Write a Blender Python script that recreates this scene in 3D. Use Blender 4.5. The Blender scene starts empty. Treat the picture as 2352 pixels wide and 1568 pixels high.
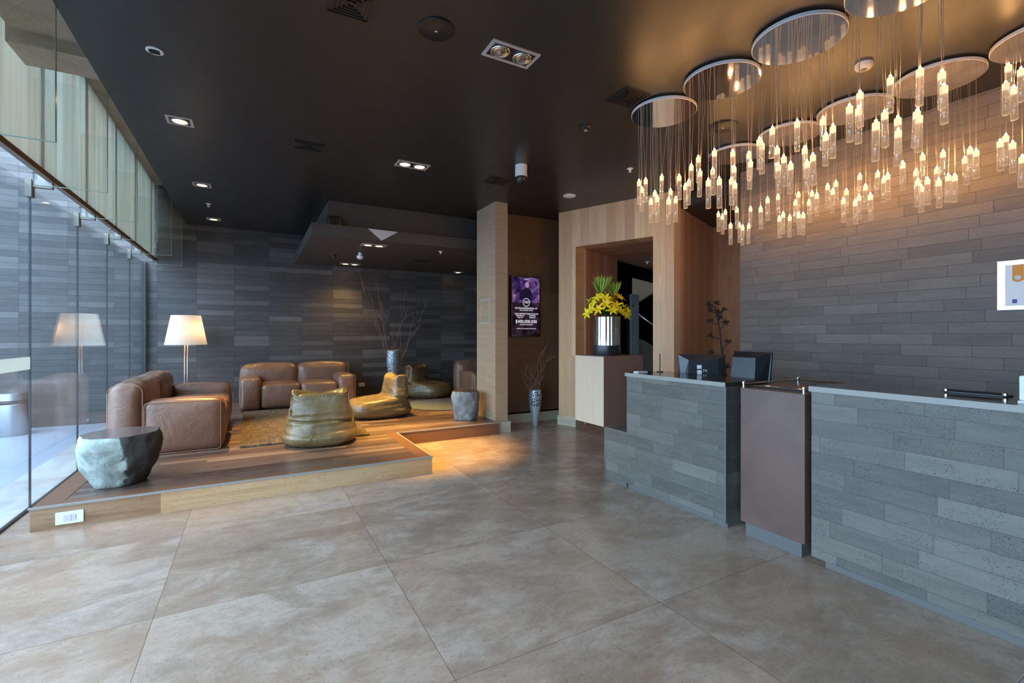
import bpy, bmesh, math, random
from mathutils import Vector, Matrix, noise
random.seed(7)
SC = bpy.context.scene
COL = SC.collection
PI = math.pi

# ---------------------------------------------------------------- camera
F = 1078.0; CX, HY = 1176.0, 769.0; EYE = 1.40
A = math.radians(28.94)
SA, CA = math.sin(A), math.cos(A)
cam_d = bpy.data.cameras.new('camera'); cam = bpy.data.objects.new('camera', cam_d); COL.objects.link(cam)
cam.location = (0, 0, EYE); cam.rotation_euler = (PI/2, 0, -A)
cam_d.sensor_width = 36; cam_d.lens = 36*F/2352; cam_d.shift_y = -15/2352; cam_d.clip_start = 0.05
SC.camera = cam

# ---------------------------------------------------------------- world, exposure
world = bpy.data.worlds.new('sky'); SC.world = world; world.use_nodes = True
bg = world.node_tree.nodes['Background']
bg.inputs[0].default_value = (0.52, 0.74, 1.0, 1); bg.inputs[1].default_value = 5.6
SC.view_settings.view_transform = 'Standard'; SC.view_settings.look = 'None'
SC.view_settings.gamma = 1; SC.view_settings.use_curve_mapping = False
SC.view_settings.exposure = 0.80
SC.cycles.use_denoising = True
SC.cycles.max_bounces = 10; SC.cycles.diffuse_bounces = 5; SC.cycles.glossy_bounces = 5
SC.cycles.transparent_max_bounces = 24; SC.cycles.sample_clamp_indirect = 6
SC.cycles.caustics_reflective = False; SC.cycles.caustics_refractive = False

# ---------------------------------------------------------------- geometry of the photograph
def onz(px, py, z):
    """point on the horizontal plane z seen at pixel"""
    d = (EYE-z)*F/(py-HY); c = (px-CX)/F*d
    return Vector((c*CA+d*SA, -c*SA+d*CA, z))
def atd(px, py, d):
    c = (px-CX)/F*d
    return Vector((c*CA+d*SA, -c*SA+d*CA, EYE+(HY-py)*d/F))
def onplane(px, py, P, Q):
    """point on the vertical plane through P and Q"""
    t = (px-CX)/F; r = (t*CA+SA, -t*SA+CA)
    nx, ny = -(Q[1]-P[1]), Q[0]-P[0]
    d = (P[0]*nx+P[1]*ny)/(r[0]*nx+r[1]*ny)
    return Vector((r[0]*d, r[1]*d, EYE+(HY-py)*d/F))

# ---------------------------------------------------------------- materials
def lin(c):
    c = [v/255 for v in c]
    return tuple((v/12.92 if v <= .04045 else ((v+.055)/1.055)**2.4) for v in c)+(1,)
class N:
    def __init__(s, name):
        s.m = bpy.data.materials.new(name); s.m.use_nodes = True
        s.t = s.m.node_tree; s.b = s.t.nodes['Principled BSDF']; s.out = s.t.nodes['Material Output']
    def new(s, ty, **k):
        n = s.t.nodes.new(ty)
        for a, v in k.items(): setattr(n, a, v)
        return n
    def L(s, a, b): s.t.links.new(a, b)
    def put(s, sock, v):
        if isinstance(v, bpy.types.NodeSocket): s.L(v, sock)
        elif isinstance(v, (tuple, list)) and len(v) == 3 and sock.type == 'RGBA': sock.default_value = (*v, 1)
        else: sock.default_value = v
    def math(s, op, a, b=0.0, c=None):
        n = s.new('ShaderNodeMath', operation=op); s.put(n.inputs[0], a); s.put(n.inputs[1], b)
        if c is not None: s.put(n.inputs[2], c)
        return n.outputs[0]
    def pos(s, obj=False):
        if obj: o = s.new('ShaderNodeTexCoord').outputs['Object']
        else: o = s.new('ShaderNodeNewGeometry').outputs['Position']
        x = s.new('ShaderNodeSeparateXYZ'); s.L(o, x.inputs[0]); return o, x.outputs[0], x.outputs[1], x.outputs[2]
    def comb(s, x, y, z):
        n = s.new('ShaderNodeCombineXYZ')
        for i, v in enumerate((x, y, z)): s.put(n.inputs[i], v)
        return n.outputs[0]
    def noise(s, vec, scale=5, detail=4, rough=.55, dist=0):
        n = s.new('ShaderNodeTexNoise'); s.L(vec, n.inputs['Vector']); n.inputs['Scale'].default_value = scale
        n.inputs['Detail'].default_value = detail; n.inputs['Roughness'].default_value = rough
        n.inputs['Distortion'].default_value = dist; return n.outputs['Fac']
    def voro(s, vec, scale=5, feature='F1'):
        n = s.new('ShaderNodeTexVoronoi', feature=feature); s.L(vec, n.inputs['Vector']); n.inputs['Scale'].default_value = scale
        return n.outputs['Distance']
    def white(s, vec):
        n = s.new('ShaderNodeTexWhiteNoise'); s.L(vec, n.inputs['Vector']); return n.outputs['Value']
    def ramp(s, fac, *stops):
        n = s.new('ShaderNodeValToRGB'); s.L(fac, n.inputs[0]); e = n.color_ramp.elements
        while len(e) < len(stops): e.new(.5)
        for el, (p, c) in zip(e, stops): el.position = p; el.color = (*c[:3], 1) if not isinstance(c, float) else (c, c, c, 1)
        return n.outputs[0]
    def mix(s, f, a, b, mode='MIX'):
        n = s.new('ShaderNodeMix', data_type='RGBA', blend_type=mode)
        s.put(n.inputs[0], f); s.put(n.inputs[6], a); s.put(n.inputs[7], b); return n.outputs[2]
    def bump(s, h, strength=.3, dist=.01):
        n = s.new('ShaderNodeBump'); n.inputs['Strength'].default_value = strength; n.inputs['Distance'].default_value = dist
        s.L(h, n.inputs['Height']); s.L(n.outputs[0], s.b.inputs['Normal']); return n
    def tiles(s, u, v, w, h, stagger=0.0, rnd=0.0, gap=.003):
        """returns per-tile random value, joint mask (1 in the joint), tile id vector"""
        row = s.math('FLOOR', s.math('DIVIDE', v, h))
        off = s.math('MULTIPLY', row, stagger)
        if rnd: off = s.math('ADD', off, s.math('MULTIPLY', s.white(s.comb(row, 3.7, 1.3)), rnd))
        uu = s.math('ADD', s.math('DIVIDE', u, w), off)
        col = s.math('FLOOR', uu)
        idv = s.comb(col, row, 0.5)
        fu = s.math('MULTIPLY', s.math('ABSOLUTE', s.math('SUBTRACT', s.math('FRACT', uu), .5)), w)
        fv = s.math('MULTIPLY', s.math('ABSOLUTE', s.math('SUBTRACT', s.math('FRACT', s.math('DIVIDE', v, h)), .5)), h)
        mu = s.math('GREATER_THAN', fu, w/2-gap/2); mv = s.math('GREATER_THAN', fv, h/2-gap/2)
        return s.white(idv), s.math('MAXIMUM', mu, mv), idv

def simple(name, col, rough=.5, metal=0, **k):
    n = N(name); n.b.inputs['Base Color'].default_value = col if len(col) == 4 else (*col, 1)
    n.b.inputs['Roughness'].default_value = rough; n.b.inputs['Metallic'].default_value = metal
    for a, v in k.items(): n.b.inputs[a.replace('_', ' ')].default_value = v
    # a faint procedural variation of the gloss
    o, x, y, z = n.pos(True)
    f = n.noise(o, 9, 2)
    n.L(n.math('MULTIPLY_ADD', f, .12, max(rough-.06, 0)), n.b.inputs['Roughness'])
    return n.m

def stone_mat(name, lo, hi, w=.42, h=.098, stagger=.37, rnd=.6, pores=1.0, rough=.55, contrast=1.0, power=1.0, joint=.45, udir=None, gap=.0035):
    n = N(name); o, x, y, z = n.pos()
    u = n.math('ADD', x, y) if udir is None else n.math('ADD', n.math('MULTIPLY', x, udir[0]), n.math('MULTIPLY', y, udir[1]))
    r, m, idv = n.tiles(u, z, w, h, stagger, rnd, gap)
    vo = n.new('ShaderNodeVectorMath', operation='MULTIPLY_ADD'); n.L(idv, vo.inputs[0]); vo.inputs[1].default_value = (3.1, 5.3, 1.7); n.L(o, vo.inputs[2])
    q = vo.outputs[0]
    st = n.new('ShaderNodeVectorMath', operation='MULTIPLY'); n.L(q, st.inputs[0]); st.inputs[1].default_value = (1, 1, 5)
    g = n.noise(st.outputs[0], 4, 5, .6)
    g2 = n.noise(q, 60, 3, .7)
    if power != 1.0: r = n.math('POWER', r, power)
    f = n.math('ADD', n.math('MULTIPLY', r, .55*contrast), n.math('ADD', n.math('MULTIPLY', g, .42), n.math('MULTIPLY', g2, .26)))
    c = n.ramp(f, (.22, lo), (.95, hi))
    # open pores of the basalt: small dark cells, gathered in patches
    pv = n.voro(q, 95)
    patch = n.noise(q, 5, 2)
    pore = n.math('MULTIPLY', n.math('LESS_THAN', pv, .23), n.math('GREATER_THAN', patch, .53))
    pore = n.math('MULTIPLY', pore, pores)
    c = n.mix(n.math('MULTIPLY', pore, .75), c, (lo[0]*.25, lo[1]*.25, lo[2]*.25))
    c = n.mix(n.math('MULTIPLY', m, joint), c, (lo[0]*.35, lo[1]*.35, lo[2]*.35))
    n.L(c, n.b.inputs['Base Color'])
    n.L(n.math('MULTIPLY_ADD', g2, .3, rough-.15), n.b.inputs['Roughness'])
    hgt = n.math('SUBTRACT', n.math('ADD', n.math('MULTIPLY', g2, .25), n.math('MULTIPLY', r, .5)), n.math('ADD', n.math('MULTIPLY', m, .8), n.math('MULTIPLY', pore, .6)))
    n.bump(hgt, .45, .004)
    return n.m

def plank_mat(name, cols, width=.14, vertical=True, udir=(1, 1), length=None, rough=.4, joint=.5, grain=.5, knots=False):
    """boards: vertical ones run along z, floor boards along X"""
    n = N(name); o, x, y, z = n.pos()
    if vertical:
        u = n.math('ADD', n.math('MULTIPLY', x, udir[0]), n.math('MULTIPLY', y, udir[1])); v = z
    else: u, v = y, x
    L = length or 6.0
    r, m, idv = n.tiles(v, u, L, width, .43, .7 if length else 0, .0022)
    gv = n.comb(n.math('ADD', n.math('MULTIPLY', u, 14), n.math('MULTIPLY', r, 31)), n.math('MULTIPLY', v, 1.1), r)
    g = n.noise(gv, 2.2, 6, .65, .6)
    g2 = n.noise(n.comb(n.math('MULTIPLY', u, 120), n.math('MULTIPLY', v, 3), r), 1, 3)
    c0 = n.ramp(r, *[(i/(len(cols)-1), c) for i, c in enumerate(cols)])
    d = tuple(v*(1-grain) for v in cols[0][:3])
    c = n.mix(n.math('MULTIPLY', n.math('SUBTRACT', 1.0, n.ramp(g, (.3, 0.0), (.7, 1.0))), .55), c0, d)
    c = n.mix(n.math('MULTIPLY', g2, .18), c, d)
    if knots:
        k = n.voro(n.comb(u, n.math('MULTIPLY', v, .8), 2.2), 2.1)
        c = n.mix(n.math('MULTIPLY', n.math('LESS_THAN', k, .045), .6), c, (d[0]*.5, d[1]*.35, d[2]*.25))
    c = n.mix(n.math('MULTIPLY', m, joint), c, (d[0]*.3, d[1]*.3, d[2]*.3))
    n.L(c, n.b.inputs['Base Color']); n.L(n.math('MULTIPLY_ADD', g, .2, rough-.1), n.b.inputs['Roughness'])
    n.bump(n.math('SUBTRACT', n.math('MULTIPLY', g, .3), m), .25, .002)
    return n.m

def travertine(name, lo, mid, hi, tile=True, rough=.22, w=1.15, h=1.11, ox=-.43, oy=1.777):
    n = N(name); o, x, y, z = n.pos()
    if tile:
        r, m, idv = n.tiles(n.math('SUBTRACT', x, ox), n.math('SUBTRACT', y, oy), w, h, 0, 0, .0035)
    else:
        r, m, idv = n.tiles(n.math('ADD', n.math('ADD', x, y), 20), n.math('ADD', z, 5), 60, 20, 0, 0, .003)
    vo = n.new('ShaderNodeVectorMath', operation='MULTIPLY_ADD'); n.L(idv, vo.inputs[0]); vo.inputs[1].default_value = (7.1, 3.3, 1.7); n.L(o, vo.inputs[2])
    st = n.new('ShaderNodeMapping'); n.L(vo.outputs[0], st.inputs[0])
    st.inputs['Rotation'].default_value = (0, 0, .5) if tile else (0, 0, 0); st.inputs['Scale'].default_value = (.85, 1.25, 1) if tile else (.5, .5, 7)
    a = n.noise(st.outputs[0], 1.5, 9, .66, 1.1)
    b = n.noise(st.outputs[0], 6, 9, .72, .5)
    sp = n.noise(vo.outputs[0], 46, 4, .75)
    f = n.math('ADD', n.math('ADD', n.math('MULTIPLY', a, .62), n.math('MULTIPLY', b, .38)), n.math('MULTIPLY', n.math('SUBTRACT', r, .5), .10))
    c = n.ramp(f, (.30, lo), (.47, mid), (.57, hi), (.72, mid))
    warm = n.noise(vo.outputs[0], .9, 4, .6)
    c = n.mix(n.ramp(warm, (.45, 0.0), (.7, .55)), c, (mid[0]*1.08, mid[1]*.86, mid[2]*.68))
    vein = n.math('ABSOLUTE', n.math('SUBTRACT', n.noise(st.outputs[0], 2.3, 10, .74, 1.6), .5))
    c = n.mix(n.math('MULTIPLY', n.math('LESS_THAN', vein, .006), .28), c, (lo[0]*.5, lo[1]*.47, lo[2]*.45))
    c = n.mix(n.ramp(sp, (.30, .5), (.42, 0.0)), c, (lo[0]*.6, lo[1]*.6, lo[2]*.6))
    c = n.mix(n.math('MULTIPLY', m, .7), c, (lo[0]*.45, lo[1]*.42, lo[2]*.4))
    n.L(c, n.b.inputs['Base Color'])
    n.L(n.math('MULTIPLY_ADD', b, .22, rough-.1), n.b.inputs['Roughness'])
    n.bump(n.math('SUBTRACT', n.math('MULTIPLY', sp, .1), m), .12, .002)
    return n.m

def leather(name, a, b, rough=.38, bumps=.35):
    n = N(name); o, x, y, z = n.pos(True)
    f = n.noise(o, 2.5, 4, .6, .4)
    n.L(n.mix(n.ramp(f, (.35, 0.0), (.7, 1.0)), a, b), n.b.inputs['Base Color'])
    n.L(n.math('MULTIPLY_ADD', n.noise(o, 12, 3), .2, rough-.1), n.b.inputs['Roughness'])
    fine = n.voro(o, 260)
    wr = n.noise(o, 5, 3, .5, 2.2)
    n.bump(n.math('ADD', n.math('MULTIPLY', fine, .05), wr), bumps, .02)
    n.b.inputs['Coat Weight'].default_value = .15; n.b.inputs['Coat Roughness'].default_value = .35
    return n.m

def glass_mat(name, tint=(.93, .97, .96), ior=1.5, gloss_rough=.0, boost=1.0):
    n = N(name); t = n.t; t.nodes.remove(n.b)
    tr = n.new('ShaderNodeBsdfTransparent'); tr.inputs[0].default_value = (*tint, 1)
    gl = n.new('ShaderNodeBsdfGlossy'); gl.inputs['Roughness'].default_value = gloss_rough
    fr = n.new('ShaderNodeFresnel'); bf = n.new('ShaderNodeNewGeometry').outputs['Backfacing']
    n.L(n.math('ADD', n.math('MULTIPLY', bf, 1/ior-ior), ior), fr.inputs[0])     # same reflectance on both faces of the pane
    f = n.math('MINIMUM', n.math('MULTIPLY', fr.outputs[0], boost), 1.0)
    mx = n.new('ShaderNodeMixShader'); n.L(f, mx.inputs[0]); n.L(tr.outputs[0], mx.inputs[1]); n.L(gl.outputs[0], mx.inputs[2])
    n.L(mx.outputs[0], n.out.inputs[0]); return n.m

def emit(name, col, s):
    n = N(name); n.t.nodes.remove(n.b); e = n.new('ShaderNodeEmission')
    e.inputs[0].default_value = (*col[:3], 1); e.inputs[1].default_value = s; n.L(e.outputs[0], n.out.inputs[0]); return n.m

M = {}
M['floor'] = travertine('travertine_floor', lin((138, 112, 94)), lin((168, 143, 124)), lin((190, 166, 148)))
M['trav'] = travertine('travertine_edge', lin((146, 112, 78)), lin((184, 146, 102)), lin((200, 166, 124)), tile=False, rough=.4)
M['trav_brown'] = travertine('brown_stone_edge', lin((104, 76, 56)), lin((142, 108, 78)), lin((166, 134, 102)), tile=False, rough=.4)
M['base'] = travertine('cream_baseboard', lin((150, 140, 118)), lin((180, 170, 146)), lin((198, 190, 168)), tile=False, rough=.4)
M['stone_back'] = stone_mat('basalt_back_wall', lin((50, 46, 44)), lin((108, 102, 98)), w=.56, h=.092, stagger=0, rnd=0, pores=.0, rough=.42, contrast=.72, power=2.6, joint=.8, gap=.005)
M['stone_brick'] = stone_mat('basalt_brick_wall', lin((92, 85, 79)), lin((142, 132, 121)), w=.47, h=.094, pores=.6, rough=.6, contrast=.45, joint=.85)
M['stone_counter'] = stone_mat('basalt_counter', lin((76, 74, 69)), lin((138, 133, 122)), w=.42, h=.0985, pores=1.0, rough=.5, contrast=.52, power=1.5, joint=.5)
M['stone_tan'] = stone_mat('tan_stone', lin((156, 130, 102)), lin((206, 180, 148)), w=3, h=1.6, stagger=0, rnd=0, pores=0, rough=.6, contrast=.2, joint=.3)
M['stone_brown'] = stone_mat('brown_stone', lin((92, 66, 44)), lin((128, 98, 70)), w=.6, h=.3, stagger=0, rnd=0, pores=0, rough=.5, contrast=.4, joint=.3)
M['ceiling'] = simple('charcoal_ceiling_paint', lin((42, 41, 39)), .36)
M['slab'] = simple('slab_paint', lin((74, 68, 63)), .5)
M['ceiling_low'] = simple('dark_soffit_paint', lin((52, 49, 47)), .4)
uP = (.383, -.924)
WL = [lin((200, 158, 116)), lin((238, 202, 150)), lin((216, 172, 132)), lin((248, 218, 166)), lin((206, 164, 126))]
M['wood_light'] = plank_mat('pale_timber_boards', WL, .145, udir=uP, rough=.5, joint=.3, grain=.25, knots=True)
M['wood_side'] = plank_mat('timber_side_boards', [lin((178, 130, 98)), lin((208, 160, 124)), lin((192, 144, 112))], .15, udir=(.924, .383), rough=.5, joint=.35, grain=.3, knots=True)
M['wood_deck'] = plank_mat('dark_hardwood_deck', [lin((74, 56, 50)), lin((132, 106, 90)), lin((100, 78, 68)), lin((164, 136, 114))], .09, vertical=False, length=1.3, rough=.3, joint=.85, grain=.4)
M['wood_box'] = plank_mat('plinth_veneer', [lin((206, 180, 152)), lin((212, 188, 160))], 1.2, udir=(1, 1), rough=.45, joint=0, grain=.2)
M['wood_trim'] = simple('dark_wood_trim', lin((118, 82, 60)), .35)
M['plinth_brown'] = simple('plinth_top_and_shade', lin((128, 96, 82)), .35)  # brown of the plinth top, also the shade colour of its side
M['podium'] = leather('oxblood_leather_panel', lin((92, 67, 58)), lin((108, 82, 70)), .42, .03)
M['leather'] = leather('tan_leather', lin((112, 78, 60)), lin((136, 98, 76)), .38, .4)
M['piping'] = simple('light_piping', lin((158, 122, 98)), .5)
M['bean'] = leather('olive_vinyl', lin((106, 88, 56)), lin((130, 110, 74)), .28, .45)
M['metal'] = simple('brushed_steel', (.62, .63, .64), .28, 1)
M['chrome'] = simple('chrome', (.86, .87, .88), .08, 1)
M['mirror'] = simple('mirror_disc', (.88, .86, .84), .02, 1)
M['steel_bin'] = simple('satin_steel', (.42, .45, .47), .3, 1)
M['copper'] = simple('coppery_metal', lin((196, 160, 140)), .3, .8)
M['toe'] = simple('dull_steel_kick', lin((104, 104, 102)), .5, .2)
M['bracket'] = simple('painted_bracket', lin((112, 108, 96)), .5)
M['rail_brown'] = simple('bronze_rail', lin((128, 108, 90)), .45)
M['black'] = simple('black_plastic', (.012, .012, .013), .35)
M['blackmetal'] = simple('black_metal', (.02, .02, .022), .3)
M['darkgrey'] = simple('dark_grey_plastic', (.022, .025, .03), .3)
M['white'] = simple('white_plastic', (.78, .78, .76), .4)
M['offwhite'] = simple('off_white_enamel', (.62, .60, .57), .4)
M['grey'] = simple('grey_trim', (.42, .38, .36), .5)
M['top_light'] = simple('light_stone_edge', lin((150, 146, 138)), .4)
M['top_dark'] = simple('polished_dark_top', lin((70, 58, 52)), .12)
M['concrete'] = travertine('raw_concrete', lin((138, 134, 124)), lin((164, 158, 146)), lin((180, 174, 162)), tile=False, rough=.8)
M['glass'] = glass_mat('facade_glass', (.94, .97, .98), 1.5, 0, 1.0)
M['fin'] = glass_mat('fin_glass', (.975, .985, .975), 1.5, 0, .7)
M['fin_edge'] = simple('green_glass_edge', lin((150, 170, 150)), .2)
M['silver_vase'] = None
M['pave'] = stone_mat('outdoor_pavers', lin((150, 156, 168)), lin((180, 186, 198)), w=3, h=3, pores=0, rough=.4, contrast=.3)
M['strip'] = travertine('outdoor_strip', lin((150, 148, 146)), lin((176, 174, 172)), lin((190, 188, 186)), rough=.4)

# translucent streaked panels above the transom
n = N('streaked_panel'); o, x, y, z = n.pos()
g = n.noise(n.comb(n.math('MULTIPLY', n.math('ADD', x, y), 16), n.math('MULTIPLY', z, .35), 0), 1.2, 5, .6)
g2 = n.noise(n.comb(y, n.math('MULTIPLY', z, .8), 4), 1.6, 2)
r, m, idv = n.tiles(y, z, .19, 30, 0, 0, .006)
c = n.mix(n.math('MULTIPLY', n.ramp(g, (.35, 0.0), (.65, 1.0)), .7), lin((214, 216, 206)), lin((176, 166, 148)))
c = n.mix(n.ramp(g2, (.4, 0.0), (.65, .5)), c, lin((214, 198, 180)))
c = n.mix(n.math('MULTIPLY', m, .25), c, lin((150, 144, 122)))
n.L(c, n.b.inputs['Base Color']); n.b.inputs['Roughness'].default_value = .5
tl = n.new('ShaderNodeBsdfTranslucent'); n.L(c, tl.inputs[0])
mx = n.new('ShaderNodeMixShader'); mx.inputs[0].default_value = .5; n.L(n.b.outputs[0], mx.inputs[1]); n.L(tl.outputs[0], mx.inputs[2]); n.L(mx.outputs[0], n.out.inputs[0])
M['panel'] = n.m
# rugs
n = N('shaggy_rug'); o, x, y, z = n.pos()
a = n.noise(o, 30, 5, .75); b = n.noise(o, 10, 3)
n.L(n.mix(n.ramp(n.math('MULTIPLY_ADD', a, .7, n.math('MULTIPLY', b, .3)), (.38, 0.0), (.62, 1.0)), lin((66, 52, 40)), lin((150, 126, 98))), n.b.inputs['Base Color']); n.b.inputs['Roughness'].default_value = .95
n.bump(n.math('ADD', a, b), 1, .05); M['rug'] = n.m
n = N('grey_rug'); o, x, y, z = n.pos()
a = n.noise(o, 90, 3, .7)
n.L(n.mix(a, lin((78, 86, 102)), lin((108, 116, 130))), n.b.inputs['Base Color']); n.b.inputs['Roughness'].default_value = .95
n.bump(a, .6, .01); M['rug_grey'] = n.m
# rock
def rock_mat(name, a, b, dark):
    n = N(name); o, x, y, z = n.pos(True)
    f = n.noise(o, 4, 8, .7, .5); f2 = n.noise(o, 25, 4, .7); big = n.noise(o, 2.2, 4, .6, 1.0)
    c = n.mix(n.ramp(f, (.38, 0.0), (.62, 1.0)), a, b)
    c = n.mix(n.ramp(n.math('ADD', n.math('MULTIPLY', big, .5), n.math('MULTIPLY_ADD', x, 1.6, .22)), (.48, 0.0), (.52, .95)), c, dark)
    n.L(c, n.b.inputs['Base Color']); n.b.inputs['Roughness'].default_value = .8
    n.bump(n.math('ADD', f, n.math('MULTIPLY', f2, .4)), .7, .03); return n.m
M['rock'] = rock_mat('pale_and_dark_rock', lin((128, 134, 126)), lin((176, 184, 174)), lin((54, 48, 44)))
M['rock2'] = rock_mat('grey_rock', lin((104, 114, 118)), lin((146, 156, 158)), lin((110, 118, 122)))
M['rock_top'] = simple('polished_rock_top', lin((100, 90, 88)), .15)
# perforated silver
def silver(name, zmin):
    n = N(name); o, x, y, z = n.pos(True)
    v = n.voro(o, 30, 'DISTANCE_TO_EDGE')
    hole = n.math('MULTIPLY', n.math('GREATER_THAN', v, .15), n.math('GREATER_THAN', z, zmin))
    n.L(n.mix(hole, (.40, .44, .48), (.012, .015, .018)), n.b.inputs['Base Color'])
    n.L(n.math('MULTIPLY', n.math('SUBTRACT', 1.0, hole), .45), n.b.inputs['Metallic']); n.b.inputs['Roughness'].default_value = .42
    n.bump(hole, -.6, .01); return n.m
M['silver_tall'] = silver('perforated_silver_tall', .42); M['silver_short'] = silver('perforated_silver_short', .30)
M['twig'] = simple('brown_twig', lin((122, 92, 74)), .8)
M['twig_dark'] = simple('dark_dry_stalk', lin((52, 38, 32)), .85)
M['petal'] = simple('yellow_petal', lin((240, 214, 26)), .5)
M['petal2'] = simple('deep_yellow_petal', lin((246, 198, 16)), .5)
M['leaf'] = simple('fresh_leaf', lin((150, 176, 70)), .5)
M['leafd'] = simple('dark_leaf', lin((58, 92, 38)), .5)
M['vaseglass'] = glass_mat('vase_glass', (.95, .97, .97), 1.5, .02, 1.2)
M['bulb_off'] = simple('unlit_reflector', (.72, .66, .6), .12, .9)
M['bulb'] = emit('warm_led', (1.0, .50, .17), 290)
M['lamp_on'] = emit('warm_halogen', (1.0, .62, .26), 9)
M['cable'] = simple('steel_cable', (.45, .38, .31), .4, .5)
n = N('shade_fabric'); n.b.inputs['Base Color'].default_value = lin((208, 202, 190)); n.b.inputs['Roughness'].default_value = .9
tl = n.new('ShaderNodeBsdfTranslucent'); tl.inputs[0].default_value = lin((232, 222, 200))
mx = n.new('ShaderNodeMixShader'); mx.inputs[0].default_value = .45; n.L(n.b.outputs[0], mx.inputs[1]); n.L(tl.outputs[0], mx.inputs[2]); n.L(mx.outputs[0], n.out.inputs[0])
M['shade'] = n.m
# glowing acrylic rod of the chandelier: clear body, light carried in its skin and bubbles
n = N('lit_acrylic_rod'); o, x, y, z = n.pos(True)
n.t.nodes.remove(n.b)
tr = n.new('ShaderNodeBsdfTransparent'); tr.inputs[0].default_value = (1, .97, .93, 1)
gl = n.new('ShaderNodeBsdfGlossy'); gl.inputs['Roughness'].default_value = .08
em = n.new('ShaderNodeEmission'); em.inputs[0].default_value = (1, .63, .38, 1)
lw = n.new('ShaderNodeLayerWeight'); lw.inputs[0].default_value = .45
bub = n.math('LESS_THAN', n.voro(o, 70), .10)
base = n.math('GREATER_THAN', n.math('MULTIPLY', z, -1.0), .201)
fall = n.math('MULTIPLY_ADD', z, 2.0, .85)        # nearer the lamp at the top the rod carries more light
n.L(n.math('MULTIPLY', n.math('MULTIPLY_ADD', bub, 1.6, .72), n.math('MAXIMUM', fall, .5)), em.inputs[1])
edge = n.math('POWER', lw.outputs['Facing'], 2.5)
fac = n.math('MINIMUM', n.math('ADD', n.math('MULTIPLY_ADD', edge, 1.0, .18), n.math('MULTIPLY', n.math('MAXIMUM', bub, base), .5)), 1.0)
m1 = n.new('ShaderNodeMixShader'); n.L(fac, m1.inputs[0]); n.L(tr.outputs[0], m1.inputs[1]); n.L(em.outputs[0], m1.inputs[2])
m2 = n.new('ShaderNodeMixShader'); m2.inputs[0].default_value = .08; n.L(m1.outputs[0], m2.inputs[1]); n.L(gl.outputs[0], m2.inputs[2]); n.L(m2.outputs[0], n.out.inputs[0])
M['rod'] = n.m
M['cap'] = emit('frosted_lit_cap', (1, .66, .40), .85)

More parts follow.
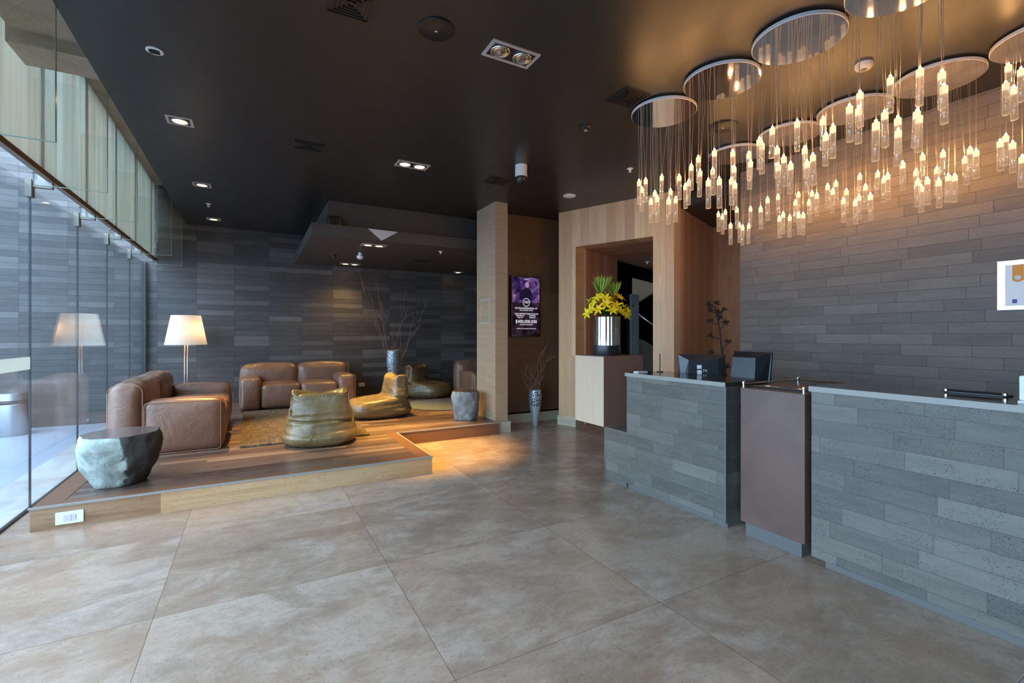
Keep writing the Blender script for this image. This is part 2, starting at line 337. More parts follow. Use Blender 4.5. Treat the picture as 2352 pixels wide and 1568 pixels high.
# ---------------------------------------------------------------- mesh builder
class MB:
    def __init__(s): s.bm = bmesh.new()
    def box(s, x0, y0, z0, x1, y1, z1, bev=0, mat=None):
        g = bmesh.ops.create_cube(s.bm, size=1); vs = g['verts']
        for v in vs: v.co = Vector(((v.co.x+.5)*(x1-x0)+x0, (v.co.y+.5)*(y1-y0)+y0, (v.co.z+.5)*(z1-z0)+z0))
        if bev:
            es = list({e for v in vs for e in v.link_edges})
            r = bmesh.ops.bevel(s.bm, geom=es, offset=bev, segments=2, affect='EDGES', profile=.7)
            vs = list({v for f in r['faces'] for v in f.verts} | {v for v in vs if v.is_valid})
        if mat is not None:
            for v in vs: v.co = mat @ v.co
        return s
    def prism(s, pts, z0, z1):
        a = [s.bm.verts.new((p[0], p[1], z0)) for p in pts]; b = [s.bm.verts.new((p[0], p[1], z1)) for p in pts]
        k = len(pts); s.bm.faces.new(a[::-1]); s.bm.faces.new(b)
        for i in range(k): s.bm.faces.new((a[i], a[(i+1) % k], b[(i+1) % k], b[i]))
        bmesh.ops.recalc_face_normals(s.bm, faces=s.bm.faces[:]); return s
    def poly3(s, pts, thick):
        """a flat polygon (3D points) given a thickness vector"""
        t = Vector(thick); a = [s.bm.verts.new(p) for p in pts]; b = [s.bm.verts.new(Vector(p)+t) for p in pts]
        k = len(pts); s.bm.faces.new(a[::-1]); s.bm.faces.new(b)
        for i in range(k): s.bm.faces.new((a[i], a[(i+1) % k], b[(i+1) % k], b[i]))
        bmesh.ops.recalc_face_normals(s.bm, faces=s.bm.faces[:]); return s
    def lathe(s, prof, seg=32, c=(0, 0, 0), cap=True):
        rings = []
        for r, z in prof:
            rings.append([s.bm.verts.new((c[0]+r*math.cos(2*PI*i/seg), c[1]+r*math.sin(2*PI*i/seg), c[2]+z)) for i in range(seg)])
        for a, b in zip(rings, rings[1:]):
            for i in range(seg): s.bm.faces.new((a[i], a[(i+1) % seg], b[(i+1) % seg], b[i]))
        if cap: s.bm.faces.new(rings[0][::-1]); s.bm.faces.new(rings[-1])
        return s
    def tube(s, pts, r, seg=6, r2=None):
        pts = [Vector(p) for p in pts]; rings = []; k = len(pts)
        for i, p in enumerate(pts):
            d = (pts[min(i+1, k-1)]-pts[max(i-1, 0)]).normalized()
            u = d.cross(Vector((0, 0, 1))) if abs(d.z) < .95 else d.cross(Vector((1, 0, 0)))
            u.normalize(); w = d.cross(u).normalized()
            rr = r if r2 is None else r+(r2-r)*i/(k-1)
            rings.append([s.bm.verts.new(p+(u*math.cos(2*PI*j/seg)+w*math.sin(2*PI*j/seg))*rr) for j in range(seg)])
        for a, b in zip(rings, rings[1:]):
            for j in range(seg): s.bm.faces.new((a[j], a[(j+1) % seg], b[(j+1) % seg], b[j]))
        s.bm.faces.new(rings[0][::-1]); s.bm.faces.new(rings[-1]); return s
    def soft(s, c, size, r=.08, seg=14, bulge=.02, wob=.0, mat=None, seed=0):
        """a stuffed rounded block"""
        vd = {}; vs = []
        def gv(i, j, k):
            if (i, j, k) not in vd: 
                vd[(i, j, k)] = s.bm.verts.new((2*i/seg-1, 2*j/seg-1, 2*k/seg-1)); vs.append(vd[(i, j, k)])
            return vd[(i, j, k)]
        for e in (0, seg):
            for a in range(seg):
                for b in range(seg):
                    for f in (lambda p, q: (e, p, q), lambda p, q: (p, e, q), lambda p, q: (p, q, e)):
                        s.bm.faces.new((gv(*f(a, b)), gv(*f(a+1, b)), gv(*f(a+1, b+1)), gv(*f(a, b+1))))
        h = Vector(size)/2
        for v in vs:
            q = v.co.copy()
            p = Vector((q.x*h.x, q.y*h.y, q.z*h.z))
            inner = Vector([max(-(h[i]-r), min(h[i]-r, p[i])) for i in range(3)])
            d = p-inner
            if d.length > 1e-9:
                m = max(abs(d.x), abs(d.y), abs(d.z)); p = inner+d.normalized()*min(r, m if m > 0 else r)
            for i in range(3):
                o = [j for j in range(3) if j != i]
                k = (1-q[o[0]]**2)*(1-q[o[1]]**2)
                p[i] += (bulge*k) * (1 if q[i] > 0 else -1) * abs(q[i])**3
            if wob: 
                nn = noise.noise_vector(p*6+Vector((seed, seed*2, 0))); p += nn*wob
            p += Vector(c)
            v.co = mat @ p if mat is not None else p
        return s
    def build(s, name, mat, parent=None, smooth=False, loc=None):
        me = bpy.data.meshes.new(name); bmesh.ops.recalc_face_normals(s.bm, faces=s.bm.faces[:]); s.bm.to_mesh(me); s.bm.free()
        if smooth:
            for p in me.polygons: p.use_smooth = True
        me.materials.append(mat); o = bpy.data.objects.new(name, me); COL.objects.link(o)
        if parent is not None: o.parent = parent
        if loc is not None: o.location = loc
        return o

def smooth_angle(o, deg=40):
    me = o.data
    for p in me.polygons: p.use_smooth = True
    bm = bmesh.new(); bm.from_mesh(me)
    for e in bm.edges:
        if len(e.link_faces) == 2 and e.calc_face_angle(0) > math.radians(deg): e.smooth = False
    bm.to_mesh(me); bm.free(); return o
def tag(o, label, cat, group=None, kind=None):
    o['label'] = label; o['category'] = cat
    if group: o['group'] = group
    if kind: o['kind'] = kind
    return o
def thing(name, label, cat, loc=(0, 0, 0), rz=0, group=None):
    o = bpy.data.objects.new(name, None); COL.objects.link(o); o.empty_display_size = .1
    o.location = loc; o.rotation_euler = (0, 0, rz); return tag(o, label, cat, group)
def struct(o, label=None, cat=None):
    o['kind'] = 'structure'
    if label: o['label'] = label; o['category'] = cat
    return o
def copy_tree(o, parent=None):
    c = o.copy(); COL.objects.link(c)
    if parent is not None: c.parent = parent
    for ch in list(o.children): copy_tree(ch, c)
    return c
def set_glass_shadow(o): return o

# ================================================================ SHELL
CH = 3.31                       # ceiling height
XG = -1.57                      # glass line
YB = 9.81                       # back wall
PH = .17                        # platform height
struct(MB().box(-1.57, -3, -.1, 9, YB, 0).build('floor', M['floor']), 'polished travertine floor in large square tiles', 'floor')
struct(MB().box(-1.0, -3, CH, 9, YB+.2, CH+.2).build('ceiling', M['ceiling']), 'charcoal painted ceiling over the lobby and lounge', 'ceiling')
struct(MB().box(-9, YB, -.1, 9, YB+.25, 4.6).build('wall_back', M['stone_back']), 'dark grey basalt tile wall at the back, running on outside', 'wall')
struct(MB().box(-1.57, -3.2, 0, 9, -3, CH).build('wall_rear', M['stone_brown']), 'plain wall behind the viewer', 'wall')
struct(MB().box(5.03, -3, 0, 5.20, 3.54, CH).build('wall_right', M['stone_brick']), 'grey brown basalt brick wall behind the reception desk', 'wall')
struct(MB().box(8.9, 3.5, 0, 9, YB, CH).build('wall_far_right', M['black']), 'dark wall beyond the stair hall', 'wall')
struct(MB().box(5.5, 6.55, 0, 5.6, YB, CH).build('wall_lounge_right', M['stone_back']), 'basalt wall closing the lounge on the right', 'wall')
struct(MB().box(3.24, 6.50, 0, 5.6, 6.62, CH).build('wall_centre', M['stone_brown']), 'brown stone wall carrying the lit screen', 'wall')
struct(MB().box(3.24, 6.485, 0, 4.6, 6.50, .145).build('baseboard_centre', M['base']), 'cream stone baseboard under the brown wall', 'baseboard')
# free-standing wall end (tan stone pier)
struct(MB().box(3.04, 5.99, 0, 3.24, 6.62, CH).build('wall_pier', M['stone_tan']), 'tan stone pier between lounge and lobby', 'pier')
struct(MB().box(3.00, 5.95, 0, 3.27, 6.10, .155, .004).build('baseboard_pier', M['base']), 'cream stone block foot of the tan pier', 'baseboard')
# ceiling drop over the alcove behind the desk
struct(MB().box(5.16, 2.2, 3.14, 8.9, 6.3, CH).build('ceiling_alcove', M['ceiling_low']), 'lowered dark ceiling in the alcove behind the desk', 'ceiling')

# ---- timber portal, turned against the room
Lp = Vector((4.20, 6.08)); Cp = Vector((4.894, 4.41)); u = (Cp-Lp).normalized(); v = Vector((-u.y, u.x))   # v leads away from the lobby
if v.x < 0: v = -v
a1 = onplane(1322, 567, Lp, Cp); a2 = onplane(1500, 542, Lp, Cp); zt = (a1.z+a2.z)/2
s1 = (a1.xy-Lp).dot(u); s2 = (a2.xy-Lp).dot(u); s3 = (Cp-Lp).length; TH = .26
def pb(s, t): p = Lp+u*s+v*t; return (p.x, p.y)
def quad(sa, sb, ta, tb): return [pb(sa, ta), pb(sb, ta), pb(sb, tb), pb(sa, tb)]
m = MB(); m.prism(quad(0, s1, 0, TH), 0, CH); m.prism(quad(s2, s3, 0, TH), 0, CH); m.prism(quad(s1, s2, 0, TH), zt, CH)
struct(m.build('wall_timber_portal', M['wood_light']), 'pale timber clad portal wall with a tall opening', 'wall')
struct(MB().prism(quad(-.02, s1+.01, -.015, .1), 0, .14).build('baseboard_portal', M['base']), 'cream stone foot of the timber portal', 'baseboard')
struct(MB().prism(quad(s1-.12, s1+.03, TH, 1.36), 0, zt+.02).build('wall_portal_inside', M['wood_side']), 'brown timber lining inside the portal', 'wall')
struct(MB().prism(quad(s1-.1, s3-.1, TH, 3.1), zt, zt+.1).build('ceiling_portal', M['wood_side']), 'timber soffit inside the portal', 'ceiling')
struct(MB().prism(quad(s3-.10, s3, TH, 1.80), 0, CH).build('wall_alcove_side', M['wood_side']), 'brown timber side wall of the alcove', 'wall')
n_ = pb(s3, 1.80)
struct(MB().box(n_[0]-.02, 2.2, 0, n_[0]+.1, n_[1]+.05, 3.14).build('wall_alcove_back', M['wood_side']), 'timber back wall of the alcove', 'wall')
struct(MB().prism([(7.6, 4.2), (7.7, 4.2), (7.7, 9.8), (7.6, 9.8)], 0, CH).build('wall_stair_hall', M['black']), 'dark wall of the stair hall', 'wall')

# ---- glass facade
struct(MB().box(XG-.012, -3, 0, XG+.012, YB, .015).build('trim_1', M['blackmetal']), 'dark floor channel of the glass front', 'trim')
edges = [-3.0, -.72, .46, 1.64, 2.82, 4.0, 5.19, 6.366, 7.485, 8.70, YB-.05]
for i, (y0, y1) in enumerate(zip(edges, edges[1:])):
    w = struct(MB().box(XG-.006, y0+.004, .0, XG+.006, y1-.004, 2.60).build('window_%d' % (i+1), M['glass']), 'tall clear glass pane of the entrance front', 'window')
    if i: struct(MB().box(XG-.007, y0-.004, .0, XG+.007, y0+.004, 2.62).build('pane_joint', M['black'], w))
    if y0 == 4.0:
        b = MB().box(XG+.006, y0+.02, 1.125, XG+.008, y1-.02, 1.225).build('added_band', M['shade'], w); b['label'] = 'white band added across the glass'  # white strip added on the face of this one pane
struct(MB().box(XG-.03, YB-.10, 0, XG+.03, YB-.04, 2.62).build('trim_2', M['blackmetal']), 'black post where the glass meets the basalt wall', 'trim')
# transom, streaked panels, concrete
struct(MB().box(-1.47, -3, 2.655, -1.43, YB, 2.70).build('trim_3', M['rail_brown']), 'bronze transom rail above the glass panes', 'trim')
struct(MB().box(-1.60, -3, 3.93, -1.0, YB, 4.15).build('ceiling_concrete', M['concrete']), 'raw concrete slab above the glass front', 'ceiling')
struct(MB().box(-1.0, -3, CH+.2, -.9, YB, 4.15).build('wall_concrete_upstand', M['concrete']), 'concrete upstand above the ceiling edge', 'wall')
m = MB(); m.box(-1.42, 4.30, 3.33, -1.0, 4.62, 3.93); m.box(-1.40, 3.35, 3.42, -1.0, 4.30, 3.93); m.box(-1.42, 3.1, 3.33, -1.0, 3.35, 3.93)
struct(m.build('beam_concrete', M['concrete']), 'raw concrete cross beam above the ceiling edge', 'beam')
struct(MB().box(-1.455, -3, 2.70, -1.44, 2.74, 3.93).build('wall_upper_left', M['panel']), 'pale green cladding above the transom beside the viewer', 'wall')
pe = [2.75, 3.87, 5.0, 6.12, 7.27, 8.34, 9.5, 9.78]
pn = ['next to the viewer, at the left picture edge', 'leftmost in the photo, beside the raw concrete beam', 'second from the left, right of the concrete beam', 'third from the left in the photo',
      'fourth from the left in the photo', 'fifth from the left, by the last glass fins', 'narrow sliver against the back wall']
for i, (y0, y1) in enumerate(zip(pe, pe[1:])):
    tag(MB().box(-1.455, y0+.018, 2.70, -1.44, y1-.018, 3.93).build('streaked_panel', M['panel']), 'pale green streaked panel above the transom, '+pn[i], 'panel', 'streaked panels above the glass front')
for k, y in enumerate(pe[1:-1]):
    struct(MB().box(-1.50, y-.03, 2.66, -1.458, y+.03, 3.93).build('trim_%d' % (20+k), M['bracket']), 'slim post between the streaked panels', 'trim')
fn = ['largest, at the left picture edge', 'second from the left', 'third from the left', 'fourth from the left', 'fifth from the left', 'smallest, against the back wall']
for i, y in enumerate([3.67, 4.78, 5.87, 7.01, 8.13, 9.25]):
    f = thing('glass_fin', 'hanging clear glass fin above the entrance glass, '+fn[i], 'glass fin', (-1.2, y, 2.52), 0, 'glass fins along the entrance front')
    MB().box(-.22, -.008, 0, .20, .008, CH-2.52).build('fin_pane', M['fin'], f)
    m = MB(); m.box(.198, -.0085, 0, .201, .0085, CH-2.52); m.box(-.22, -.0085, -.002, .20, .0085, .001); m.build('polished_edge', M['fin_edge'], f)
bn = ['largest, nearest the viewer', 'second from the left', 'third from the left', 'smallest, nearest the back wall']
for i, y in enumerate(edges[6:10]):
    f = thing('glass_bracket', 'steel bracket on top of the glass panes, '+bn[i], 'bracket', (XG, y, 2.60), 0, 'steel brackets along the top of the glass')
    MB().box(.0, -.02, -.01, .14, .02, .05, .003).build('arm', M['bracket'], f)
    MB().box(-.02, -.035, -.09, .02, .035, .05, .003).build('clamp', M['bracket'], f)
    MB().box(.02, -.012, .04, .04, .012, .16).build('hanger', M['blackmetal'], f)
# outside
struct(MB().box(-30, -14, -.12, -2.0, YB, -.02).build('ground_pavers', M['pave']), 'bluish stone paving outside the glass', 'ground')
struct(MB().box(-2.0, -14, -.12, -1.57, YB, -.004).build('ground_strip', M['strip']), 'light stone strip along the glass outside', 'ground')

# ---- lounge ceiling slab
struct(MB().box(.70, 6.88, 2.765, 5.5, YB, 2.925).build('ceiling_lounge_slab', M['slab']), 'suspended dark slab over the lounge', 'ceiling')
struct(MB().box(.943, 7.09, 2.925, 5.5, YB, CH).build('ceiling_lounge_box', M['slab']), 'recessed box between slab and ceiling', 'ceiling')
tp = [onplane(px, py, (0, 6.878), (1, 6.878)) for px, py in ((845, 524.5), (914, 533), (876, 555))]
tag(MB().poly3([(p.x, 6.868, min(max(p.z, 2.767), 2.923)) for p in tp], (0, .011, 0)).build('triangular_mark', M['offwhite']), 'pale triangular mark on the edge of the lounge slab', 'panel')  # thin pale triangle laid on the slab's front edge

# ---- platform
struct(MB().prism([(-1.38, 4.575), (1.58, 4.575), (1.58, 5.90), (3.04, 5.90), (3.04, 6.50), (5.5, 6.50), (5.5, YB), (-1.38, YB)], 0, PH-.001).build('floor_platform', M['wood_deck']), 'raised hardwood platform of the lounge', 'platform')
for nm, mt, (x0, y0, x1, y1) in (('trim_4', 'trav_brown', (-1.38, 4.560, -.63, 4.577)), ('trim_5', 'trav', (-.63, 4.560, 1.595, 4.577)),
                                 ('trim_6', 'trav', (1.578, 4.577, 1.595, 5.885)), ('trim_7', 'wood_trim', (1.578, 5.885, 3.04, 5.90))):
    struct(MB().box(x0, y0, 0, x1, y1, PH-.012).build(nm, M[mt]), 'stone riser of the platform step', 'riser')
m = MB(); m.box(-1.39, 4.553, PH-.012, 1.600, 4.570, PH+.003); m.box(1.583, 5.878, PH-.012, 3.04, 5.895, PH+.003); m.box(1.583, 4.57, PH-.012, 1.60, 5.878, PH+.002)
struct(m.build('trim_8', M['top_light']), 'pale metal nosing of the platform step', 'nosing')
m = MB(); m.box(-1.375, 4.575, PH-.002, -1.22, YB, PH+.002); m.box(-1.22, 4.575, PH-.002, 1.58, 4.66, PH+.002); m.box(1.46, 4.66, PH-.002, 1.58, 5.9, PH+.002)
struct(m.build('trim_9', M['wood_trim']), 'border boards around the platform', 'border')
o = thing('wall_socket', 'white socket plate on the platform riser', 'socket', onplane(160.5, 1187, (0, 4.56), (1, 4.56)))
MB().box(-.078, -.008, -.045, .078, .0, .045, .003).build('plate', M['white'], o)
m = MB(); m.box(-.035, -.011, -.022, .010, -.007, .022); m.box(.014, -.011, -.022, .034, -.007, .022); m.build('outlet', M['offwhite'], o)

# ================================================================ COUNTERS
def counter(name, label, y0, y1, ztop, toe_y):
    t = thing(name, label, 'counter', (3.0, (y0+y1)/2, 0)); yo = (y0+y1)/2
    MB().box(0, y0-yo, .045, .34, y1-yo, ztop-.03, .004).build('stone_front', M['stone_counter'], t)
    MB().box(.02, y0-yo, 0, .33, toe_y-yo, .045).build('toe_kick', M['toe'], t)
    return t, yo
t, yo = counter('reception_counter', 'grey basalt reception counter nearest the timber portal, with low step at its far end', 2.226, 3.255, 1.055, 3.255)
MB().box(-.012, 2.222-yo, 1.025, .45, 3.262-yo, 1.0552, .003).build('countertop', M['top_dark'], t)
MB().box(-.016, 2.220-yo, 1.024, -.011, 3.262-yo, 1.0555).build('front_edging', M['top_light'], t)
MB().box(0, 3.255-yo, 0, .34, 3.548-yo, .508, .003).build('low_step', M['stone_counter'], t)
MB().box(-.006, 2.2205-yo, .03, .004, 2.232-yo, 1.025).build('corner_trim', M['toe'], t)
t, yo = counter('reception_counter', 'long grey basalt reception counter running out of the picture at the right', -2.4, 1.632, 1.087, 1.56)
MB().box(-.016, -2.4-yo, 1.057, .47, 1.637-yo, 1.0868, .003).build('countertop', M['top_dark'], t)
MB().box(-.020, -2.4-yo, 1.055, -.013, 1.637-yo, 1.0872).build('front_edging', M['top_light'], t)
# desk behind (carries the monitors)
t = thing('work_desk', 'dark work desk hidden behind the near counter, under the monitors', 'desk', (3.75, 2.86, 0))
MB().box(-.28, -.6, .72, .45, .66, .76, .004).build('desktop', M['top_dark'], t)
for dx in (-.24, .37):
    for dy in (-.56, .58): MB().box(dx, dy, 0, dx+.05, dy+.05, .72).build('leg', M['blackmetal'], t)
# podium
t = thing('podium', 'oxblood podium with chrome gallery rail between the two counters', 'podium', (3.3, 1.865, 0))
MB().box(-.335, -.214, .113, .33, .218, 1.035, .003).build('body', M['podium'], t)
MB().box(-.28, -.165, 0, .30, .218, .113, .002).build('plinth', M['toe'], t)
m = MB(); m.tube([(-.32, .205, 1.062), (.33, .205, 1.062), (.33, -.42+.214, 1.062)], .006, 8); m.build('gallery_rail', M['chrome'], t, True)
for x, y in ((-.32, .205), (-.32, -.20), (.33, .205)):
    m = MB(); m.lathe([(.008, 1.035), (.008, 1.06), (.012, 1.063), (.012, 1.078), (.006, 1.084)], 12, (x, y, 0)); smooth_angle(m.build('rail_post', M['chrome'], t))
t = thing('menu_folder', 'brown leather folder with chrome spine lying on the oxblood podium', 'folder', (3.2, 1.88, 1.0355), .06)
MB().box(-.13, -.17, 0, .16, .17, .014, .003).build('cover', M['leather'], t)
MB().tube([(-.14, -.17, .012), (-.14, .17, .012)], .008, 8).build('spine', M['chrome'], t)
t = thing('menu_folder', 'black folder with two chrome spine ends on the long counter', 'folder', (3.36, .98, 1.087), .0)
MB().box(-.05, -.12, 0, .05, .12, .008, .002).build('cover', M['black'], t)
MB().tube([(-.05, -.12, .015), (-.05, .12, .015)], .007, 8).build('spine', M['black'], t)
for y in (-.115, .115):
    MB().lathe([(.004, -.0), (.012, .006), (.012, .018), (.004, .024)], 12, (-.05, y, .002)).build('spine_end', M['chrome'], t)
t = thing('card_stand', 'white rounded stand on the long counter at the right picture edge', 'stand', (3.13, .735, 1.087), .15)
m = MB(); m.box(-.06, -.10, 0, .08, .035, .012, .003); m.box(-.012, -.11, .01, .012, .035, .125, .01); m.build('holder', M['white'], t)
# timber plinth
t = thing('display_plinth', 'pale timber plinth with brown top and shade-coloured side under the lily vase', 'plinth', (3.235, 3.78, .508))
MB().box(-.255, -.226, 0, .26, .23, .68, .002).build('body', M['wood_box'], t)
MB().box(-.254, -.229, .002, .259, -.2255, .678).build('shaded_side', M['plinth_brown'], t)['label'] = 'side coloured brown for its shade'  # shade on the side away from the glass, put in as brown
MB().box(.12, -.22, -.508, .25, .21, 0, .003).build('support_block', M['stone_counter'], t)
MB().box(-.258, -.229, .678, .263, .233, .684).build('top_panel', M['plinth_brown'], t)

# monitors
def monitor(loc, rz, w, h, thick, lab, logo):
    t = thing('computer_monitor', lab, 'monitor', loc, rz)
    m = MB(); m.box(-.11, -.08, 0, .11, .10, .012, .004); m.build('base', M['black'], t)
    MB().box(-.03, -.005, .01, .03, .03, .25, .004).build('stand', M['black'], t)
    R = Matrix.Rotation(math.radians(-8), 4, 'X'); R.translation = (0, 0, .17)
    MB().box(-w/2, -.022, 0, w/2, .0, h, .006, mat=R).build('housing', M['darkgrey'], t)
    m = MB(); bm = m.bm
    # bulged rear shell, narrower at the foot
    pts = [(-w*.49, -.022, h*.98), (w*.49, -.022, h*.98), (w*.44, -.022, 0), (-w*.44, -.022, 0)]
    pin = [(-w*.30, -.022-thick, h*.80), (w*.30, -.022-thick, h*.80), (w*.33, -.022-thick, .02), (-w*.33, -.022-thick, .02)]
    a = [bm.verts.new(R @ Vector(p)) for p in pts]; b = [bm.verts.new(R @ Vector(p)) for p in pin]
    bm.faces.new(b)
    for i in range(4): bm.faces.new((a[i], a[(i+1) % 4], b[(i+1) % 4], b[i]))
    m.build('rear_shell', M['darkgrey'], t)
    MB().box(-w/2+.012, .0005, .012, w/2-.012, .002, h-.012, mat=R).build('screen', M['black'], t)
    if logo:
        m = MB(); yy = -.023-thick
        m.box(-.055, yy-.002, h*.52, -.015, yy, h*.64, mat=R); m.box(-.055, yy-.002, h*.36, -.015, yy, h*.48, mat=R); m.build('sticker', M['white'], t)
        txt(t, 'TR', .035, R @ Vector((.012, yy-.003, h*.42)), M['white'], name='lettering')
    return t
def txt(parent, s, size, loc, mat, name='text_line', rx=PI/2, rz=0, align='CENTER', ext=.0004):
    c = bpy.data.curves.new(name, 'FONT'); c.body = s; c.size = size; c.align_x = align; c.extrude = ext
    tmp = bpy.data.objects.new(name, c); COL.objects.link(tmp)
    dg = bpy.context.evaluated_depsgraph_get(); dg.update()
    me = bpy.data.meshes.new_from_object(tmp.evaluated_get(dg)); bpy.data.objects.remove(tmp)
    me.materials.clear(); me.materials.append(mat)
    o = bpy.data.objects.new(name, me); COL.objects.link(o); o.parent = parent; o.location = loc; o.rotation_euler = (rx, 0, rz); return o
monitor((3.64, 2.95, .76), math.radians(-38), .42, .29, .05, 'black computer monitor with white sticker on its back, nearer the portal', True)
monitor((3.72, 2.52, .76), math.radians(-88), .34, .33, .11, 'black tilted monitor behind the counter, beside the podium', False)
t = thing('pen', 'thin dark pen standing upright on the counter by the timber pillar', 'pen', (3.3, 3.14, 1.0555))
MB().tube([(0, 0, 0), (.004, 0, .10), (-.002, 0, .17)], .004, 6).build('barrel', M['black'], t)
MB().lathe([(.03, 0), (.03, .006), (.006, .012)], 12).build('holder_foot', M['black'], t)
tag(MB().box(-.06, -.03, 0, .06, .03, .012, .002).build('card_box', M['white'], loc=(3.12, 3.2, 1.0555)), 'small white card box on the near counter by the plinth', 'box')

# dried agave stalk
t = thing('dried_stalk', 'tall dark dried stalk with spiky seed heads behind the monitors', 'dried stalk', (4.75, 3.62, 0))
MB().lathe([(.12, 0), (.17, .30), (.14, .55), (.15, .58), (.13, .58)], 24).build('pot', M['blackmetal'], t, True)
def P(px, py, d=5.55):
    q = atd(px, py, d); return q-Vector((4.75, 3.62, 0))
st = [P(1672, 900), P(1668, 865), P(1661, 830), P(1656, 790), P(1653, 755), P(1648, 730), P(1643, 712), P(1637, 700)]
MB().tube([Vector((0, 0, .3))]+st, .014, 8, .006).build('stem', M['twig_dark'], t, True)
for (px, py, sx, sy) in ((1646, 698, 1642, 708), (1629, 699, 1638, 703), (1633, 713, 1643, 718), (1651, 717, 1645, 722), (1661, 712, 1648, 722), (1633, 738, 1646, 744), (1666, 741, 1652, 757), (1633, 771, 1654, 778), (1672, 785, 1659, 802), (1634, 811, 1660, 828), (1652, 729, 1648, 728), (1671, 842, 1665, 850)):
    m = MB(); c = P(px, py); m.tube([P(sx, sy), (P(sx, sy)+c)/2+Vector((0, 0, -.01)), c], .006, 5, .004)
    for k in range(16):
        d = Vector((random.gauss(0, 1), random.gauss(0, 1), random.gauss(.5, .8))).normalized()
        m.tube([c, c+d*.034, c+d*random.uniform(.042, .06)], .010, 4, .002)
    m.build('seed_head', M['twig_dark'], t)

# ================================================================ FLOWERS
vp = Vector((3.21, 3.78, 1.192))
t = thing('glass_vase', 'round clear glass vase on a black base, fluted liner added for reflections', 'vase', vp)
smooth_angle(MB().lathe([(.140, 0), (.142, .004), (.142, .096), (.138, .10)], 48).build('base', M['blackmetal'], t))
m = MB(); m.lathe([(.138, .101), (.138, .400), (.133, .400), (.133, .104)], 48, cap=False); m.build('glass_cylinder', M['vaseglass'], t, True)
m = MB(); bm = m.bm; K = 72; ra = []; rb = []
for i in range(K):
    r = .110+.006*math.cos(i*PI/2.0)+.004*math.sin(i*1.7); aa = 2*PI*i/K
    ra.append(bm.verts.new((r*math.cos(aa), r*math.sin(aa), .102))); rb.append(bm.verts.new((r*math.cos(aa), r*math.sin(aa), .392)))
for i in range(K): bm.faces.new((ra[i], ra[(i+1) % K], rb[(i+1) % K], rb[i]))
m.build('reflection_liner', M['chrome'], t, True)  # fluted chrome cylinder added to give the glass its striped reflections
t = thing('flower_bouquet', 'bouquet of yellow lilies with green protea buds in the glass vase', 'flowers', vp+Vector((0, 0, .40)))
def petal(m, c, d, up, L, W, curl):
    d = d.normalized(); side = d.cross(up).normalized(); up2 = side.cross(d).normalized(); bm = m.bm; prev = None
    for i in range(6):
        s = i/5; w = W*math.sin(PI*min(.12+s*.88, 1))**.8
        p = c+d*L*s+up2*(L*(.35*s-curl*s*s))
        row = [bm.verts.new(p-side*w+up2*w*.25), bm.verts.new(p), bm.verts.new(p+side*w+up2*w*.25)]
        if prev:
            for j in range(2): bm.faces.new((prev[j], prev[j+1], row[j+1], row[j]))
        prev = row
lil = [(-.12, -.13, .09), (.03, -.15, .02), (.15, -.10, .03), (-.21, .0, .0), (.05, -.04, .20), (-.12, -.03, .16), (-.14, .0, .10), (-.08, -.08, .15), (.0, -.12, .08), (.06, -.10, .16), (.13, -.06, .08), (.17, .04, .05), (.10, .06, .15), (0, .08, .17), (-.11, .09, .13), (-.05, -.13, .03), (.10, -.13, .0), (.19, -.03, -.01), (-.19, -.03, .04), (-.03, -.02, .19), (-.16, -.09, .04)]
for i, (x, y, z) in enumerate(lil):
    m = MB(); c = Vector((x*1.15, y*1.15, z+.02)); ax = (Vector((x, y, .06))+Vector((random.gauss(0, .03), random.gauss(0, .03), .02))).normalized()
    e = ax.cross(Vector((0, 0, 1))).normalized(); g = ax.cross(e).normalized()
    for k in range(6):
        an = k*PI/3+random.random()*.3
        petal(m, c, (e*math.cos(an)+g*math.sin(an))+ax*.45, ax, random.uniform(.062, .085), .013, .55)
    for k in range(3): m.tube([c, c+ax*.05+e*random.gauss(0, .01)+g*random.gauss(0, .01)], .002, 4)
    m.build('lily', M['petal'] if i % 4 else M['petal2'], t, True)
for (x, y, z, rr) in ((-.10, -.02, .27, .07), (-.035, .0, .31, .075), (.115, .02, .26, .07)):
    m = MB()
    for k in range(46):
        an = k*2.4; s = (k/46)**.5; d = Vector((math.cos(an)*s*.5, math.sin(an)*s*.5, 1)).normalized(); b0 = Vector((x, y, z-.06))
        petal(m, b0+d*.02, d, Vector((math.cos(an), math.sin(an), .01)).cross(Vector((0, 0, 1))), random.uniform(.13, .17), .008, .0)
    m.build('protea_bud', M['leaf'], t, True)
m = MB()
for k in range(60):
    an = random.random()*6.28; d = Vector((math.cos(an), math.sin(an), random.uniform(-.1, 1.1)))
    petal(m, Vector((math.cos(an)*.04, math.sin(an)*.04, .01)), d, Vector((0, 0, 1)), random.uniform(.09, .17), .013, .3)
for k in range(9):
    an = k*.7; m.tube([(math.cos(an)*.03, math.sin(an)*.03, -.27), (math.cos(an+2)*.04, math.sin(an+2)*.04, .12)], .004, 5)
m.build('foliage', M['leafd'], t, True)
m = MB(); m.tube([(-.05, 0, .1), (-.12, 0, .3), (-.17, .02, .42)], .002, 4); m.tube([(-.03, .04, .1), (-.06, .06, .35), (-.05, .08, .47)], .002, 4); m.build('twig', M['twig'], t)

